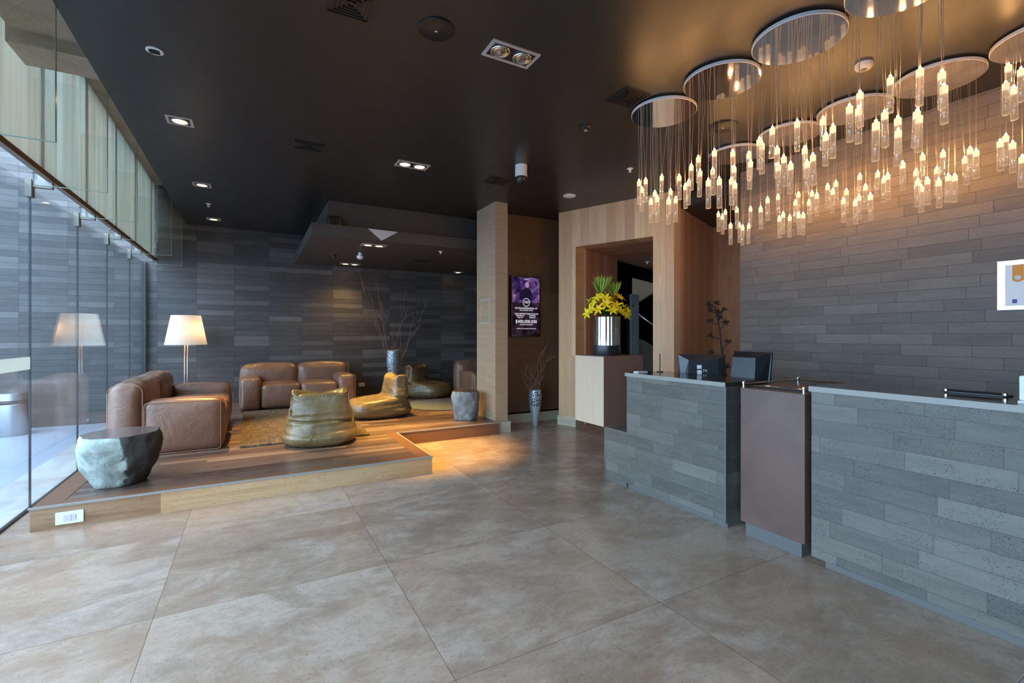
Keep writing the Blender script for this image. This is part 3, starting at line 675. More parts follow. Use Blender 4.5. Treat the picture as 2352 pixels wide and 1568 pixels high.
# ================================================================ SOFAS
def pipe_loop(m, x, y0, y1, z0, z1, r, axis='y', n=6, rad=.006):
    pass
def rrect(a0, a1, b0, b1, r, n=5, openbottom=False):
    pts = []
    for (ca, cb, st) in ((a1-r, b1-r, 0), (a0+r, b1-r, 90), (a0+r, b0+r, 180), (a1-r, b0+r, 270)):
        for i in range(n+1):
            an = math.radians(st+90*i/n); pts.append((ca+r*math.cos(an), cb+r*math.sin(an)))
    return pts+[pts[0]]
def sofa(name, label, loc, rz, W, D=.97, H=.73, AH=.54, SH=.41, arm=.30, bt=.30):
    """local: width along x, back at +y, faces -y"""
    t = thing(name, label, 'sofa', loc, rz, None)
    x0, x1 = -W/2, W/2; g = .005
    for sx in (-1, 1):
        cx = sx*(W/2-arm/2)
        m = MB(); m.soft((cx, -D/2+(D-bt)/2, AH/2+.005), (arm-.01, D-bt+.02, AH-.01), .055, 14, .024, .004, seed=sx+3); a = m.build('arm', M['leather'], t, True)
        m = MB()
        xs = sx*(W/2-.012)
        m.tube([(xs, p, q) for p, q in rrect(-D/2+.01, -D/2+D-bt-.0, .01, AH-.008, .03)], .004, 6); m.build('piping', M['piping'], a, True)
    iw = (W-2*arm)/2
    for k in range(2):
        cx = -W/2+arm+iw*(k+.5)
        m = MB(); m.soft((cx, -D/2+(D-bt)/2-.01, SH/2+.02), (iw-.006, D-bt+.0, SH-.02), .05, 14, .022, .004, seed=k+11); m.build('seat', M['leather'], t, True)
    hw = W/2
    for k in range(2):
        cx = -W/2+hw*(k+.5)
        m = MB(); m.soft((cx, D/2-bt/2, H/2+.005), (hw-.008, bt-.01, H-.01), .10, 16, .03, .007, seed=k+21); b = m.build('backrest', M['leather'], t, True)
    for sx in (-1, 1):
        m = MB(); xs = sx*(W/2-.010)
        m.tube([(xs, p, q) for p, q in rrect(D/2-bt+.012, D/2-.012, .01, H-.006, .08)], .004, 6); m.build('piping', M['piping'], t, True)
    m = MB(); m.box(x0+.05, -D/2+.05, 0, x1-.05, D/2-.05, .03); m.build('base', M['black'], t)
    return t
# left sofa faces +x : local -y -> +x  => rz = +90deg
sofa('leather_sofa', 'tan leather sofa along the glass front, seen from its end, beside the large rock stool', (-.775, 6.99, PH), math.radians(90), 2.10, .97, .735, .545)
sofa('leather_sofa', 'tan leather two-seat sofa against the back wall', (.712, 9.07, PH), 0, 1.78, .97, .715, .53)
sofa('leather_sofa', 'tan leather sofa mostly hidden behind the tan pier', (4.40, 8.45, PH), math.radians(0), 1.66, .97, .715, .53)

# ================================================================ BEAN BAGS
def beanbag():
    t = thing('bean_bag', '', 'bean bag')
    m = MB(); bm = m.bm   # local: backrest toward -y, seat opens to +y.  rows: height, width, rear edge, front edge, squareness
    ctl = [(.0, .70, -.40, .42, 2.6), (.02, .78, -.445, .47, 2.8), (.07, .85, -.48, .505, 3.2), (.13, .87, -.49, .515, 3.4), (.185, .85, -.475, .505, 3.4), (.235, .82, -.46, .48, 3.2), (.27, .80, -.455, .42, 3.0),
           (.295, .76, -.45, .26, 2.8), (.308, .745, -.445, .04, 2.8), (.325, .735, -.435, -.05, 2.9), (.36, .715, -.42, -.09, 3.0), (.40, .705, -.425, -.10, 3.2), (.46, .69, -.425, -.11, 3.4), (.52, .675, -.42, -.12, 3.6), (.57, .655, -.41, -.135, 3.8),
           (.60, .64, -.40, -.155, 4.2), (.618, .60, -.37, -.19, 3.8), (.622, .52, -.33, -.23, 3.2)]
    rows = 64; seg = 96; rings = []
    def samp(s):
        k = min(int(s), len(ctl)-2); f = s-k
        g = lambda i: ctl[max(0, min(len(ctl)-1, i))]
        out = []
        for c in range(5):
            p0, p1, p2, p3 = g(k-1)[c], g(k)[c], g(k+1)[c], g(k+2)[c]
            out.append(.5*((2*p1)+(-p0+p2)*f+(2*p0-5*p1+4*p2-p3)*f*f+(-p0+3*p1-3*p2+p3)*f**3))
        return out
    for j in range(rows+1):
        z, w, yb, yf, ex = samp(j/rows*(len(ctl)-1)); cy = (yb+yf)/2; hy = (yf-yb)/2; ring = []
        for i in range(seg):
            an = 2*PI*i/seg; c, d = math.cos(an), math.sin(an)
            x = (abs(c)**(2/ex))*(1 if c > 0 else -1)*w/2; y = cy+(abs(d)**(2/ex))*(1 if d > 0 else -1)*hy
            p = Vector((x, y, z)); k = 0
            for zc, amp, ti in ((.165, .016, .04), (.30, .024, -.05)):      # fabric folds round the back and the sides
                back = max(0, min(1, (.15-y)/.4))
                k += amp*back*math.exp(-((z-zc-ti*x-.012*math.sin(x*9))/.014)**2)
            k -= .012*math.sin(max(0, min(1, z/.6))*PI*4)*max(0, min(1, (.1-y)/.4))
            n2 = noise.noise(Vector((x*7, y*7, z*16)))*.010+noise.noise(Vector((x*3, y*3, z*4+5)))*.006+noise.noise(Vector((x*5, y*5, z*40)))*.004
            out = Vector((x, y-cy, 0)); L = out.length or 1; out /= L
            p -= out*(k-n2)
            if z > .5: p.z += .050*min(1, (z-.5)/.1)*max(0, abs(x)/(w/2)-.76)/.24+noise.noise(Vector((x*14, 0, 2)))*.010
            if yf > .1 and y > .0 and z > .2: p.z -= .03*math.exp(-((y-.18)/.16)**2)*math.exp(-(x/.22)**2)
            ring.append(bm.verts.new(p))
        rings.append(ring)
    for a, b in zip(rings, rings[1:]):
        for i in range(seg): bm.faces.new((a[i], a[(i+1) % seg], b[(i+1) % seg], b[i]))
    bm.faces.new(rings[0][::-1]); c = bm.verts.new((0, -.28, .618))
    for i in range(seg): bm.faces.new((rings[-1][i], rings[-1][(i+1) % seg], c))
    m.build('bag', M['bean'], t, True)
    for sx in (-1, 1):
        m = MB(); m.tube([(sx*.322, -.38, .38), (sx*.325, -.385, .46), (sx*.322, -.375, .54), (sx*.312, -.35, .62), (sx*.30, -.32, .655)], .006, 6)
        m.build('seam', M['bean'], t, True)
    m = MB(); m.tube([(-.30, -.28, .660), (-.24, -.28, .632), (0, -.28, .622), (.24, -.28, .632), (.30, -.28, .660)], .006, 6); m.build('top_seam', M['bean'], t, True)
    return t
bb = beanbag(); bb.scale = (.92, .92, .94); bb.location = (.70, 5.90, PH); bb.rotation_euler.z = math.radians(-7)
tag(bb, 'olive bean bag chair in front, seen from behind at the rug corner', 'bean bag', 'olive bean bag chairs in the lounge')
b2 = copy_tree(bb); b2.location = (1.70, 7.28, PH); b2.rotation_euler.z = math.radians(93)
tag(b2, 'olive bean bag chair in side view under the lounge downlights', 'bean bag', 'olive bean bag chairs in the lounge')
b3 = copy_tree(bb); b3.location = (3.08, 9.12, PH); b3.rotation_euler.z = math.radians(222)
tag(b3, 'olive bean bag chair in the far corner by the back wall, facing the room', 'bean bag', 'olive bean bag chairs in the lounge')

# rugs
m = MB(); m.box(-.125, 5.88, PH-.0, 1.26, 8.56, PH+.022, .008); tag(m.build('shaggy_rug', M['rug']), 'brown shaggy rectangular rug between the sofas', 'rug')
m = MB(); m.lathe([(.66, 0), (.68, .008), (.67, .016), (.64, .018)], 56, (2.96, 7.86, PH)); o = tag(m.build('round_rug', M['rug_grey']), 'round grey rug in front of the far bean bag', 'rug')

# ================================================================ ROCK STOOLS
def rock(name, label, loc, R, H, seed, mat, prof, amp=.03, rz=0):
    t = thing(name, label, 'stool', loc, rz)
    m = MB(); bm = m.bm; seg = 64; rows = 26; rings = []
    def rad(an, z):
        for (z0, r0), (z1, r1) in zip(prof, prof[1:]):
            if z <= z1: k = (z-z0)/(z1-z0); b = r0+(r1-r0)*(3*k*k-2*k**3)*.5+(r1-r0)*k*.5; break
        d = Vector((math.cos(an), math.sin(an), z*1.3))
        f = noise.noise(d*1.3+Vector((seed, 0, 0)))*.10+noise.noise(d*3.5+Vector((seed, 5, 0)))*.05
        cell = noise.cell_vector(d*2.2+Vector((seed, 0, 3)))
        f += abs(noise.noise(d*2.1+Vector((0, seed, 0))))*-.10 + noise.noise(d*9)*.02
        return R*(b+f*amp/.03)
    for j in range(rows):
        z = j/(rows-1)
        rings.append([bm.verts.new((rad(2*PI*i/seg, z)*math.cos(2*PI*i/seg), rad(2*PI*i/seg, z)*math.sin(2*PI*i/seg), z*H)) for i in range(seg)])
    for a, b in zip(rings, rings[1:]):
        for i in range(seg): bm.faces.new((a[i], a[(i+1) % seg], b[(i+1) % seg], b[i]))
    bm.faces.new(rings[0][::-1]); 
    m.build('rough_side', mat, t, True)
    m = MB(); bm = m.bm; rr = [(rad(2*PI*i/seg, 1)*1.0) for i in range(seg)]
    a = [bm.verts.new((rr[i]*math.cos(2*PI*i/seg), rr[i]*math.sin(2*PI*i/seg), H-.006)) for i in range(seg)]
    b = [bm.verts.new(((rr[i]-.008)*math.cos(2*PI*i/seg), (rr[i]-.008)*math.sin(2*PI*i/seg), H+.002)) for i in range(seg)]
    for i in range(seg): bm.faces.new((a[i], a[(i+1) % seg], b[(i+1) % seg], b[i]))
    bm.faces.new(b); bm.faces.new(a[::-1]); m.build('polished_top', M['rock_top'], t)
    return t
rock('rock_stool', 'large pale and dark boulder stool with polished top at the platform corner', (-.965, 5.02, PH), .272, .415, 3.3, M['rock'],
     [(0, .66), (.1, .74), (.45, .98), (.75, 1.06), (.92, 1.03), (1, .98)], .022, .1)
rock('rock_stool', 'small grey boulder stool beside the tan pier', (2.73, 6.34, PH), .205, .415, 8.1, M['rock2'],
     [(0, .76), (.12, .84), (.5, .99), (.8, 1.04), (1, .98)], .03)

# ================================================================ FLOOR LAMP
t = thing('floor_lamp', 'floor lamp with white tapered shade behind the left sofa', 'lamp', (-.925, 9.05, PH))
smooth_angle(MB().lathe([(.15, 0), (.15, .012), (.03, .02)], 40).build('base', M['metal'], t))
for dx in (-.018, .018): MB().tube([(dx, 0, .015), (dx, 0, 1.22)], .010, 12).build('pole', M['copper'], t, True)
m = MB(); m.lathe([(.285, 1.075), (.20, 1.54)], 48, cap=False); m.build('lamp_shade', M['shade'], t, True)
MB().lathe([(.02, 1.2), (.03, 1.24), (.03, 1.27), (.015, 1.30)], 16).build('bulb', M['offwhite'], t, True)
l = bpy.data.lights.new('lamp_glow', 'POINT'); l.energy = 2.6; l.color = (1, .62, .30); l.shadow_soft_size = .05
lo = bpy.data.objects.new('lamp_glow', l); COL.objects.link(lo); lo.parent = t; lo.location = (.10, -.05, 1.30)

# ================================================================ BRANCH VASES
def vase(label, loc, H, R, mat, name='branch_vase'):
    t = thing(name, label, 'vase', loc)
    prof = [(.38, 0), (.42, .02), (.62, .3), (.86, .56), (1.0, .74), (1.0, .80), (.94, .98), (.92, 1.0), (.86, 1.0), (.88, .8), (.5, .3)]
    m = MB(); m.lathe([(r*R, z*H) for r, z in prof], 40, cap=False)
    m.bm.faces.new([v for v in m.bm.verts[:40]][::-1]) if False else None
    m.lathe([(0.001, .004), (.38*R, .004)], 40, cap=False)
    o = m.build('body', mat, t, True); return t
def branches(m, base, tip, n=8, r=.004, wob=.04, side=3, sl=.2):
    base, tip = Vector(base), Vector(tip); pts = []
    for i in range(n+1):
        s = i/n; p = base.lerp(tip, s); p += Vector((random.gauss(0, wob*.3), random.gauss(0, wob*.3), 0))*s*(1.2-s)*2
        pts.append(p)
    m.tube(pts, r, 5, r*.35)
    for k in range(side):
        i = random.randint(n//3, n-1); p = pts[i]; d = (tip-base).normalized()+Vector((random.gauss(0, .5), random.gauss(0, .5), 0))
        q = p+d*sl*random.uniform(.6, 1.2); m.tube([p, p.lerp(q, .5)+Vector((random.gauss(0, .01),)*3), q], r*.6, 4, r*.25)
vl = atd(903.5, 804, 9.0); vb = Vector((vl.x, vl.y, PH)); VH = vl.z-PH
vase('tall silver perforated vase behind the side-view bean bag', vb, VH, .125, M['silver_tall'])
for k, ((px, py)) in enumerate([(825, 618), (850, 668), (877, 690), (918, 700), (938, 660), (990, 684), (955, 720), (905, 735), (862, 640)]):
    m = MB(); tip = atd(px, py, 9.0)-vb+Vector((0, random.uniform(-.15, .1), 0)); tip.z = min(tip.z, 2.55)
    branches(m, (random.uniform(-.04, .04), random.uniform(-.04, .04), VH*.3), tip, 10, .0065, .10, 2, .24)
    tag(m.build('bare_branch', M['twig'], loc=vb), 'bare reddish branch rising from the tall silver vase', 'branch', 'bare branches in the tall silver vase')
q = onz(1231.5, 979, 0); q2 = Vector((q.x+.05, q.y+.11, 0))
vase('short silver perforated vase on the floor below the lit screen', q2, .555, .105, M['silver_short'])
for k, (px, py) in enumerate([(1203, 815), (1214, 852), (1240, 800), (1256, 820), (1248, 785), (1230, 830), (1243, 850), (1222, 840)]):
    m = MB(); d0 = 7.25; tip = atd(px, py, d0)-q2
    branches(m, (random.uniform(-.04, .04), random.uniform(-.03, .03), .3), tip, 9, .007, .16, 4, .12)
    tag(m.build('curly_twig', M['twig'], loc=q2), 'curly brown twig rising from the short silver vase', 'twig', 'curly twigs in the short silver vase')

# ================================================================ LIT SCREEN
SL = onplane(1169.5, 634, (0, 6.5), (1, 6.5)); SR = onplane(1237, 773, (0, 6.5), (1, 6.5))
sw, sh = SR.x-SL.x-.01, .80
ztop = onplane(1200, 634, (0, 6.5), (1, 6.5)).z; zbot = onplane(1200, 773, (0, 6.5), (1, 6.5)).z; sh = ztop-zbot
t = thing('wall_screen', 'portrait screen showing a purple event poster on the brown wall', 'screen', ((SL.x+SR.x)/2+.005, 6.5, zbot))
MB().box(-sw/2, -.055, 0, sw/2, -.005, sh, .005).build('frame', M['black'], t)
n = N('poster_image'); o_, x, y, z = n.pos(True); n.t.nodes.remove(n.b)
k = n.noise(n.comb(n.math('MULTIPLY', x, 5), n.math('MULTIPLY', z, 4), 1.5), 1.3, 5, .6, .8)
c = n.ramp(k, (.35, lin((22, 14, 34))), (.52, lin((74, 48, 110))), (.68, lin((168, 128, 176))))
low = n.math('LESS_THAN', z, sh*.56)
c = n.mix(low, c, n.ramp(k, (.4, lin((26, 16, 24))), (.7, lin((78, 56, 76)))))
e = n.new('ShaderNodeEmission'); n.L(c, e.inputs[0]); e.inputs[1].default_value = .42; n.L(e.outputs[0], n.out.inputs[0])
M['poster'] = n.m; M['poster_ink'] = emit('poster_white', (.85, .82, .95), .6); M['poster_dark'] = emit('poster_dark', lin((24, 16, 38)), .8); M['poster_skin'] = emit('poster_face', lin((150, 110, 150)), .8)
MB().box(-sw/2+.018, -.058, .03, sw/2-.018, -.055, sh-.022).build('display', M['poster'], t)
yy = -.0595
m = MB(); m.poly3([(x*sw, yy, z*sh) for x, z in ((-.26, .60), (-.22, .70), (-.12, .77), (-.02, .80), (.10, .80), (.18, .73), (.22, .60))], (0, .001, 0)); m.build('poster_figure', M['poster_dark'], t)
m = MB(); m.poly3([(.03*sw+.07*sw*math.cos(a*PI/6), yy-.001, sh*.855+.045*sh*math.sin(a*PI/6)) for a in range(12)], (0, .001, 0)); m.build('poster_face', M['poster_skin'], t)
m = MB(); rr = .115*sw
m.tube([(rr*math.cos(a*PI/12), yy-.002, sh*.565+rr*math.sin(a*PI/12)) for a in range(25)], .004, 4); m.build('badge_ring', M['poster_ink'], t)
txt(t, '1924', .045, (0, yy-.002, sh*.548), M['poster_ink'])
for s_, sz, zz, xx in (('CASINO', .022, .935, 0), ('EXTRAORDINARIA 47', .036, .452, 0), ('GRAN SORTEO ANUAL', .02, .425, 0), ('GRAN PREMIO', .027, .365, -.21), ('VIERNES 22', .027, .335, -.21), ('10.00 PM', .024, .305, -.21),
                       ('PREMIO MAYOR', .027, .365, .21), ('LOTERIA', .027, .335, .21), ('SABADO', .024, .305, .21), ('$400,000,000', .062, .225, 0), ('MIL PESOS EN PREMIOS', .02, .19, 0), ('CONSULTA LAS BASES EN RECEPCION', .018, .125, 0)):
    txt(t, s_, sz*sw/.46, (xx*sw, yy-.001, zz*sh), M['poster_ink'])
m = MB(); a = onplane(1207, 572, (0, 6.5), (1, 6.5)); b = onplane(1216, 634, (0, 6.5), (1, 6.5)); off = Vector(((SL.x+SR.x)/2+.005, 6.5, zbot))
m.tube([a-off+Vector((0, -.012, 0)), (a+b)/2-off+Vector((-.012, -.012, 0)), b-off+Vector((0, -.012, -.02))], .003, 5); m.build('cable', M['rail_brown'], t)

# faint access panel on the pier, wall sockets
a = onplane(1104, 688, (3.04, 0), (3.04, 1)); b = onplane(1124, 743, (3.04, 0), (3.04, 1))
t = thing('access_panel', 'flush tan access panel on the side of the pier', 'panel', (3.04, (a.y+b.y)/2, (a.z+b.z)/2))
MB().box(-.004, -abs(a.y-b.y)/2, -abs(a.z-b.z)/2, .0, abs(a.y-b.y)/2, abs(a.z-b.z)/2, .001).build('frame', M['grey'], t)
MB().box(-.007, -abs(a.y-b.y)/2+.02, -abs(a.z-b.z)/2+.02, -.003, abs(a.y-b.y)/2-.02, abs(a.z-b.z)/2-.02).build('door', M['stone_tan'], t)
q = onplane(831, 883, (0, YB), (1, YB))
t = thing('wall_socket', 'cream socket plate on the back wall right of the far sofa', 'socket', (q.x, YB, q.z))
MB().box(-.055, -.01, -.035, .055, 0, .035, .002).build('plate', M['white'], t)
MB().box(-.03, -.013, -.015, .03, -.009, .015).build('outlet', M['offwhite'], t)

# framed print on the brick wall
a = onplane(2292, 601, (5.03, 0), (5.03, 1)); b = onplane(2292, 713, (5.03, 0), (5.03, 1)); y1 = a.y; hh = a.z-b.z
t = thing('framed_print', 'bright framed print with an orange ribbon tag on the brick wall', 'picture', (5.03, y1, b.z))
MB().box(-.02, -.52, 0, 0, 0, hh, .003).build('frame', M['chrome'], t)
MB().box(-.024, -.48, .03, -.019, -.045, hh-.035).build('print', M['white'], t)
m = MB(); m.poly3([(-.026, y, z) for y, z in ((-.085, hh-.04), (-.145, hh-.04), (-.145, hh-.155), (-.115, hh-.17), (-.085, hh-.155))], (.003, 0, 0))
m.build('ribbon_tag', simple('orange_print', lin((226, 150, 60)), .6), t)
m = MB(); m.lathe([(.018, 0), (.018, .002)], 20); o = m.build('seal', M['offwhite'], t); o.rotation_euler = (0, -PI/2, 0); o.location = (-.027, -.115, hh-.135)
m = MB(); m.box(-.027, -.11, .05, -.024, -.085, .08); m.build('printed_mark', simple('violet_print', lin((90, 84, 160)), .6), t)

# litter bin outside
q = onz(22, 996, 0)
t = thing('litter_bin', 'stainless steel litter bin outside by the basalt wall', 'bin', (q.x+.02, q.y, -.02))
smooth_angle(MB().lathe([(.17, 0), (.175, .01), (.175, .44), (.17, .445)], 40).build('body', M['steel_bin'], t))
MB().lathe([(.165, .445), (.165, .50)], 40).build('opening_band', M['darkgrey'], t, True)
smooth_angle(MB().lathe([(.175, .50), (.175, .60), (.16, .61)], 40).build('lid', M['steel_bin'], t))

# ================================================================ CEILING FITTINGS
def dl_trim(t, w, d, double, lit):
    m = MB(); fw = .022
    m.box(-w/2, -d/2, -.008, w/2, -d/2+fw, 0); m.box(-w/2, d/2-fw, -.008, w/2, d/2, 0)
    m.box(-w/2, -d/2+fw, -.008, -w/2+fw, d/2-fw, 0); m.box(w/2-fw, -d/2+fw, -.008, w/2, d/2-fw, 0); m.build('trim_frame', M['grey'], t)
    MB().box(-w/2+fw, -d/2+fw, -.003, w/2-fw, d/2-fw, -.001).build('recess', M['black'], t)
    xs = (-w/4+.006, w/4-.006) if double else (0,)
    for x in xs:
        r = d/2-fw-.006
        a = MB(); a.lathe([(r, -.003), (r, -.012), (r-.008, -.014), (r-.012, -.006)], 28, (x, 0, 0)); ri = a.build('lamp_ring', M['chrome'] if not lit else M['grey'], t, True)
        b = MB(); b.lathe([(r-.012, -.006), (r*.5, -.010), (.002, -.011)], 28, (x, 0, 0)); b.build('lamp', M['lamp_on'] if lit else M['bulb_off'], t, True)
def spot(t, x, e, cone, target, base):
    l = bpy.data.lights.new('downlight_beam', 'SPOT'); l.energy = e; l.color = (1, .60, .15); l.spot_size = math.radians(cone); l.spot_blend = 1.0; l.shadow_soft_size = .03
    o = bpy.data.objects.new('downlight_beam', l); COL.objects.link(o); o.parent = t; o.location = (x, 0, -.03)
    d = Vector(target)-(Vector(base)+Vector((x, 0, 0))); o.rotation_euler = d.to_track_quat('-Z', 'Y').to_euler()
def downlight(px, py, z, double, lit, label, e=0, cone=60, target=None, group=None):
    q = onz(px, py, z)
    t = thing('downlight', label, 'downlight', (q.x, q.y, z), 0, group)
    dl_trim(t, .36 if double else .20, .19, double, lit)
    if e:
        tg = target or (q.x, q.y, 0)
        for x in ((-.08, .08) if double else (0,)): spot(t, x, e, cone, tg, q)
    return t
g = 'recessed ceiling downlights'
downlight(413, 277, CH, False, True, 'single lit downlight nearest the glass front', 60, 55, (-.3, 5.3, 0), g)
downlight(464, 424, CH, False, True, 'second lit single downlight along the glass front', 560, 52, (.30, 6.35, 0), g)
downlight(491, 503, CH, False, True, 'lit single downlight closest to the back wall', 70, 55, (-.3, 9.0, 0), g)
downlight(947, 379, CH, True, True, 'twin lit downlight over the platform step', 440, 44, (1.85, 5.45, 0), g)
downlight(1174, 124, CH, True, False, 'large unlit twin downlight with silver reflectors', 0, 60, None, g)
downlight(858, 563, 2.765, True, True, 'twin lit downlight at the front of the lounge slab', 260, 75, (1.8, 7.2, 0), g)
downlight(804, 606, 2.765, True, True, 'twin lit downlight at the back of the lounge slab', 32, 120, (1.3, 9.0, 0), g)
downlight(1052, 625, 2.765, False, True, 'small lit downlight at the right of the lounge slab', 7, 60, None, g)
# speakers
for (px, py, r, lab) in ((1002, 66, .115, 'round black ceiling speaker with white dot'), (1660, 290, .13, 'round dark ceiling speaker behind the pendants')):
    q = onz(px, py, CH); t = thing('ceiling_speaker', lab, 'speaker', (q.x, q.y, CH))
    smooth_angle(MB().lathe([(r, 0), (r, -.008), (r*.9, -.014), (.002, -.016)], 48).build('grille', M['black'], t))
    MB().box(-.008, -.006, -.0185, .008, .006, -.015).build('badge', M['offwhite'], t)
# vents
for (px, py, z, w, d, lab) in ((806, 6, CH, .26, .26, 'dark square ceiling vent at the top picture edge'), (710, 334, CH, .30, .22, 'dark ceiling vent between the downlights'),
                        (1442, 223, CH, .26, .26, 'dark square ceiling vent left of the chandelier'), (1143, 415, CH, .3, .26, 'dark ceiling vent above the tan pier'), (970, 599, 2.765, .3, .2, 'dark vent in the lounge slab')):
    q = onz(px, py, z); t = thing('ceiling_vent', lab, 'vent', (q.x, q.y, z))
    MB().box(-w/2, -d/2, -.004, w/2, d/2, 0).build('plate', M['ceiling_low'], t)
    m = MB()
    for k in range(5):
        s = .92-.18*k; a_, b_ = w/2*s, d/2*s
        for (x0, y0, x1, y1) in ((-a_, -b_, a_, -b_+.008), (-a_, b_-.008, a_, b_), (-a_, -b_, -a_+.008, b_), (a_-.008, -b_, a_, b_)): m.box(x0, y0, -.014, x1, y1, -.003)
    m.build('louvre', M['blackmetal'], t)
# detectors, sprinklers, cameras
def disc(px, py, z, prof, mat, name, label, cat):
    q = onz(px, py, z); t = thing(name, label, cat, (q.x, q.y, z)); smooth_angle(MB().lathe(prof, 32).build('housing', mat, t)); return t
t = disc(355, 116, CH, [(.05, 0), (.05, -.006), (.036, -.010), (.034, -.004)], M['white'], 'ceiling_vent', 'small round white slotted ceiling outlet near the glass', 'vent')
m = MB()
for k in range(5): m.box(-.03, -.028+k*.013, -.011, .03, -.024+k*.013, -.006)
m.build('slots', M['darkgrey'], t)
t = disc(1984, 147, CH, [(.055, 0), (.055, -.02), (.045, -.035), (.03, -.04)], M['offwhite'], 'smoke_detector', 'white smoke detector among the pendant cables', 'smoke detector')
MB().lathe([(.02, -.039), (.02, -.044)], 12).build('sensor', M['darkgrey'], t)
t = disc(1345, 289, CH, [(.05, 0), (.05, -.02), (.035, -.035), (.02, -.04)], M['blackmetal'], 'smoke_detector', 'black smoke detector on the ceiling left of the chandelier', 'smoke detector')
MB().lathe([(.015, -.039), (.015, -.044)], 12).build('sensor', M['grey'], t)
t = disc(765, 585, 2.765, [(.06, 0), (.06, -.02), (.04, -.04)], M['blackmetal'], 'smoke_detector', 'black smoke detector under the lounge slab', 'smoke detector')
MB().lathe([(.015, -.039), (.015, -.046)], 12).build('sensor', M['grey'], t)
t = disc(1308, 449, CH, [(.085, 0), (.085, -.012), (.06, -.022), (.02, -.026)], M['white'], 'ceiling_light', 'round white ceiling light in front of the timber portal', 'light')
for (px, py, z, lab) in ((1447, 387, CH, 'white sprinkler head left of the pendants'), (479, 468, CH, 'white sprinkler head near the back wall'), (1012, 577, 2.765, 'white sprinkler head under the lounge slab'), (1486, 601, 0, 'white sprinkler head inside the timber portal')):
    if z == 0: z = zt
    q = onz(px, py, z); t = thing('sprinkler', lab, 'sprinkler', (q.x, q.y, z))
    smooth_angle(MB().lathe([(.035, 0), (.035, -.006), (.014, -.012), (.012, -.03), (.006, -.04)], 20).build('head', M['white'], t))
    MB().lathe([(.018, -.040), (.018, -.043)], 16).build('deflector', M['white'], t)
q = onz(1197, 380, CH); t = thing('dome_camera', 'white cylindrical ceiling camera with black lens housing', 'camera', (q.x, q.y, CH))
smooth_angle(MB().lathe([(.068, 0), (.068, -.125), (.062, -.13)], 32).build('housing', M['white'], t))
smooth_angle(MB().lathe([(.062, -.13), (.062, -.16), (.05, -.19), (.03, -.205)], 32).build('lens', M['black'], t))
q = onz(827, 581, 2.765); t = thing('dome_camera', 'small white dome camera under the lounge slab', 'camera', (q.x, q.y, 2.765))
smooth_angle(MB().lathe([(.03, 0), (.03, -.04), (.055, -.05), (.05, -.085), (.025, -.105)], 24).build('housing', M['white'], t))
MB().lathe([(.018, -.104), (.018, -.11)], 12).build('lens', M['darkgrey'], t)
q = onplane(766, 512, (0, 7.0), (1, 7.0)); t = thing('projector', 'small black projector standing on the lounge slab', 'projector', (q.x, 7.0, 2.925))
MB().box(-.09, -.075, 0, .09, .075, .14, .03).build('body', M['blackmetal'], t)
o = MB().lathe([(.035, 0), (.035, .03), (.02, .03)], 20).build('lens', M['darkgrey'], t); o.rotation_euler = (PI/2, 0, 0); o.location = (-.04, -.075, .07)

# ================================================================ CHANDELIERS
R0 = .265
plates = [(3.05, 2.86), (3.05, 2.30), (3.05, 1.74), (3.05, 1.18), (4.42, 3.16), (4.42, 2.60), (4.42, 2.06), (4.42, 1.51), (4.42, .96)]
rods = [(1468,416,469),(1474,432,475),(1483,412,457),(1495,459,512),(1504,441,490),(1509,452,512),(1520,404,454),(1536,457,515),(1540,437,490),(1552,455,509),(1560,404,459),(1574,425,471),(1582,416,465),(1588,380,437),
(1604,361,420),(1608,393,446),(1641,346,409),(1637,389,446),(1627,414,479),(1683,348,405),(1686,384,441),(1680,411,464),(1688,421,472),(1652,411,478),(1720,352,411),(1724,371,423),(1744,320,380),(1750,330,391),
(1774,295,362),(1831,279,345),(1890,273,342),(1913,290,354),(1897,309,372),(1951,244,319),(1785,340,400),(1787,379,438),(1800,360,425),(1816,376,436),(1848,340,409),(1853,371,438),(1867,356,421),
(1975,213,290),(1972,249,327),(2045,178,256),(2032,258,327),(2012,281,370),(2062,271,344),(2063,300,364),(2113,159,244),(2106,256,339),(2111,266,345),(2163,166,247),(2168,198,274),(2236,132,225),(2256,145,233),
(2298,77,171),(2316,150,236),(2310,191,281),(2329,201,284),(2345,159,254)]
rods2 = [(1650,489,532),(1659,495,537),(1666,484,521),(1678,515,563),(1692,478,534),(1698,514,557),(1706,520,562),(1724,477,516),(1720,516,560),(1747,477,527),(1763,456,512),(1787,449,496),(1790,499,539),(1799,490,535),
(1814,497,540),(1827,462,507),(1834,444,491),(1834,491,537),(1845,491,533),(1858,462,503),(1865,441,487),(1876,446,494),(1901,425,473),(1913,436,481),(1920,418,465),(1937,458,511),(1944,437,480),
(2016,396,444),(2030,409,462),(2039,401,455),(1975,402,449),(1988,426,474),(1999,447,505),(1964,462,512),(1973,450,499),(2073,374,437),(2119,356,411),(2104,392,443),(2108,414,475),(2116,428,477),(2130,411,465),
(2152,387,443),(2166,349,403),(2156,414,477),(2178,403,459),(2193,403,465),(2216,363,422),(2228,341,402),(2242,346,408),(2297,324,386),(2310,312,376),(2326,328,390),(2348,360,430)]
names = ['far end of the front row', 'second from the far end of the front row', 'third from the far end of the front row', 'nearest in the front row, cut by the picture top',
         'far end of the rear row by the alcove', 'second from the far end of the rear row', 'middle of the rear row', 'fourth from the far end of the rear row', 'nearest in the rear row, at the right picture edge']
RL = .205
rod_me = MB(); rod_me.lathe([(.006, -RL), (.0175, -RL+.002), (.0175, -.045)], 14); ro = rod_me.build('tmp', M['rod'], None, True); rod_mesh = ro.data; bpy.data.objects.remove(ro)
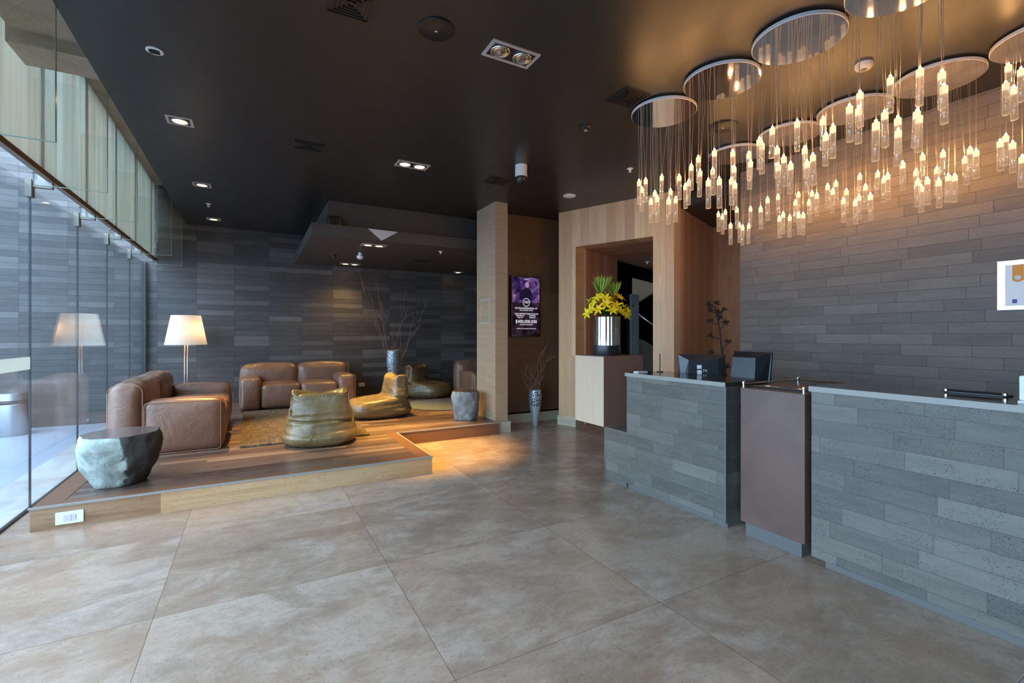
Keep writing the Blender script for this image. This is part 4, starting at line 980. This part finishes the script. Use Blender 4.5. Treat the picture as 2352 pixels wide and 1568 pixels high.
c_ = MB(); c_.lathe([(.0178, -.040), (.0178, -.004), (.014, 0), (.003, .001)], 14); co = c_.build('tmp', M['cap'], None, True); cap_mesh = co.data; bpy.data.objects.remove(co)
b_ = MB(); b_.lathe([(.003, .001), (.0062, .005), (.0062, .012), (.003, .016)], 10); bo = b_.build('tmp', M['bulb'], None, True); bulb_mesh = bo.data; bpy.data.objects.remove(bo)
for mm, nm in ((rod_mesh, 'pendant_rod'), (cap_mesh, 'pendant_cap'), (bulb_mesh, 'pendant_bulb')): mm.name = nm
ch = []
for (x, y), nm in zip(plates, names):
    t = thing('chandelier', 'mirror plate chandelier, '+nm, 'chandelier', (x, y, CH), 0, 'round mirrored chandeliers above the desk'); ch.append(t)
    smooth_angle(MB().lathe([(R0-.03, 0), (R0-.03, -.012), (R0, -.014), (R0, -.034), (R0-.003, -.036)], 72).build('rim', M['offwhite'], t))
    MB().lathe([(R0-.004, -.036), (R0-.004, -.0375)], 72).build('mirror_plate', M['mirror'], t)
def add_rod(px, yt, yb, row):
    d = RL*F/(yb-yt); best = None
    for i in (range(4) if row == 0 else range(4, 9)):
        cx, cy = plates[i]
        rx = (px-CX)/F; r = Vector((rx*CA+SA, -rx*SA+CA))        # world xy per unit depth
        dc = (cx*r.x+cy*r.y)/(r.length_squared)                   # closest approach
        dist = (r*dc-Vector((cx, cy))).length
        if dist > R0-.02: continue
        half = math.sqrt((R0-.02)**2-dist**2)/r.length
        dd = max(dc-half, min(dc+half, d)); cost = abs(dd-d)
        if best is None or cost < best[0]: best = (cost, i, dd, r)
    if best is None: return False
    _, i, dd, r = best; cx, cy = plates[i]; t = ch[i]
    p = Vector((r.x*dd-cx, r.y*dd-cy, EYE+(HY-yt)*dd/F-CH)); L = -p.z-.04
    if L < .03: return False
    h = bpy.data.objects.new('pendant', rod_mesh); COL.objects.link(h); h.parent = t; h.location = p
    h.rotation_euler = (random.gauss(0, .02), random.gauss(0, .02), 0)
    for nm, me in (('cap', cap_mesh), ('bulb', bulb_mesh)):
        o = bpy.data.objects.new(nm, me); COL.objects.link(o); o.parent = h
    m = MB()
    for k in (-1, 1):
        ex, ey = k*random.uniform(.01, .035), random.uniform(-.02, .02)
        if (Vector((p.x+ex, p.y+ey))).length > R0-.01: ex = ey = 0
        m.tube([(k*.003, 0, .012), (ex, ey, L)], .0011, 4)
    m.build('cable', M['cable'], h)
    return True
miss = 0
for (px, a, b) in rods: miss += (not add_rod(px, a, b, 0)) and (not add_rod(px, a, b, 1))
for (px, a, b) in rods2: miss += (not add_rod(px, a, b, 1)) and (not add_rod(px, a, b, 0))
print('rods missed', miss)

# ================================================================ STAIR HALL behind the portal
t = thing('staircase', 'dark staircase with steel handrail seen through the portal', 'staircase', (0, 0, 0))
D = 8.9
def pt(px, py, d=D): return atd(px, py, d)
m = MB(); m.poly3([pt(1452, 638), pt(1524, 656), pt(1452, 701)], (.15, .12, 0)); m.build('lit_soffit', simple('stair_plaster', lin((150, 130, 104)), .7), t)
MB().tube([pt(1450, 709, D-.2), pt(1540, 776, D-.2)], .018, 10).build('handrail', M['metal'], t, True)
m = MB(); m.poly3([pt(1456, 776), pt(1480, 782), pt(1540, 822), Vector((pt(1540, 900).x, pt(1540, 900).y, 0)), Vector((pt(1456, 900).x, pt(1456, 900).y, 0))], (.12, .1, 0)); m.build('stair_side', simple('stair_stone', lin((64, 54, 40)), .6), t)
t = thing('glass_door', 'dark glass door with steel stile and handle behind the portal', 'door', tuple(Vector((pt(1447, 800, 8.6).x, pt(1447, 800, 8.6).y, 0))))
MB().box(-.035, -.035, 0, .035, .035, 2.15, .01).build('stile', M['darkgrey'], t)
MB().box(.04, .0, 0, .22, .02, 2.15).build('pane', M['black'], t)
o = MB().tube([(.04, -.04, 1.95), (.13, -.06, 1.93)], .012, 8).build('handle', M['chrome'], t)
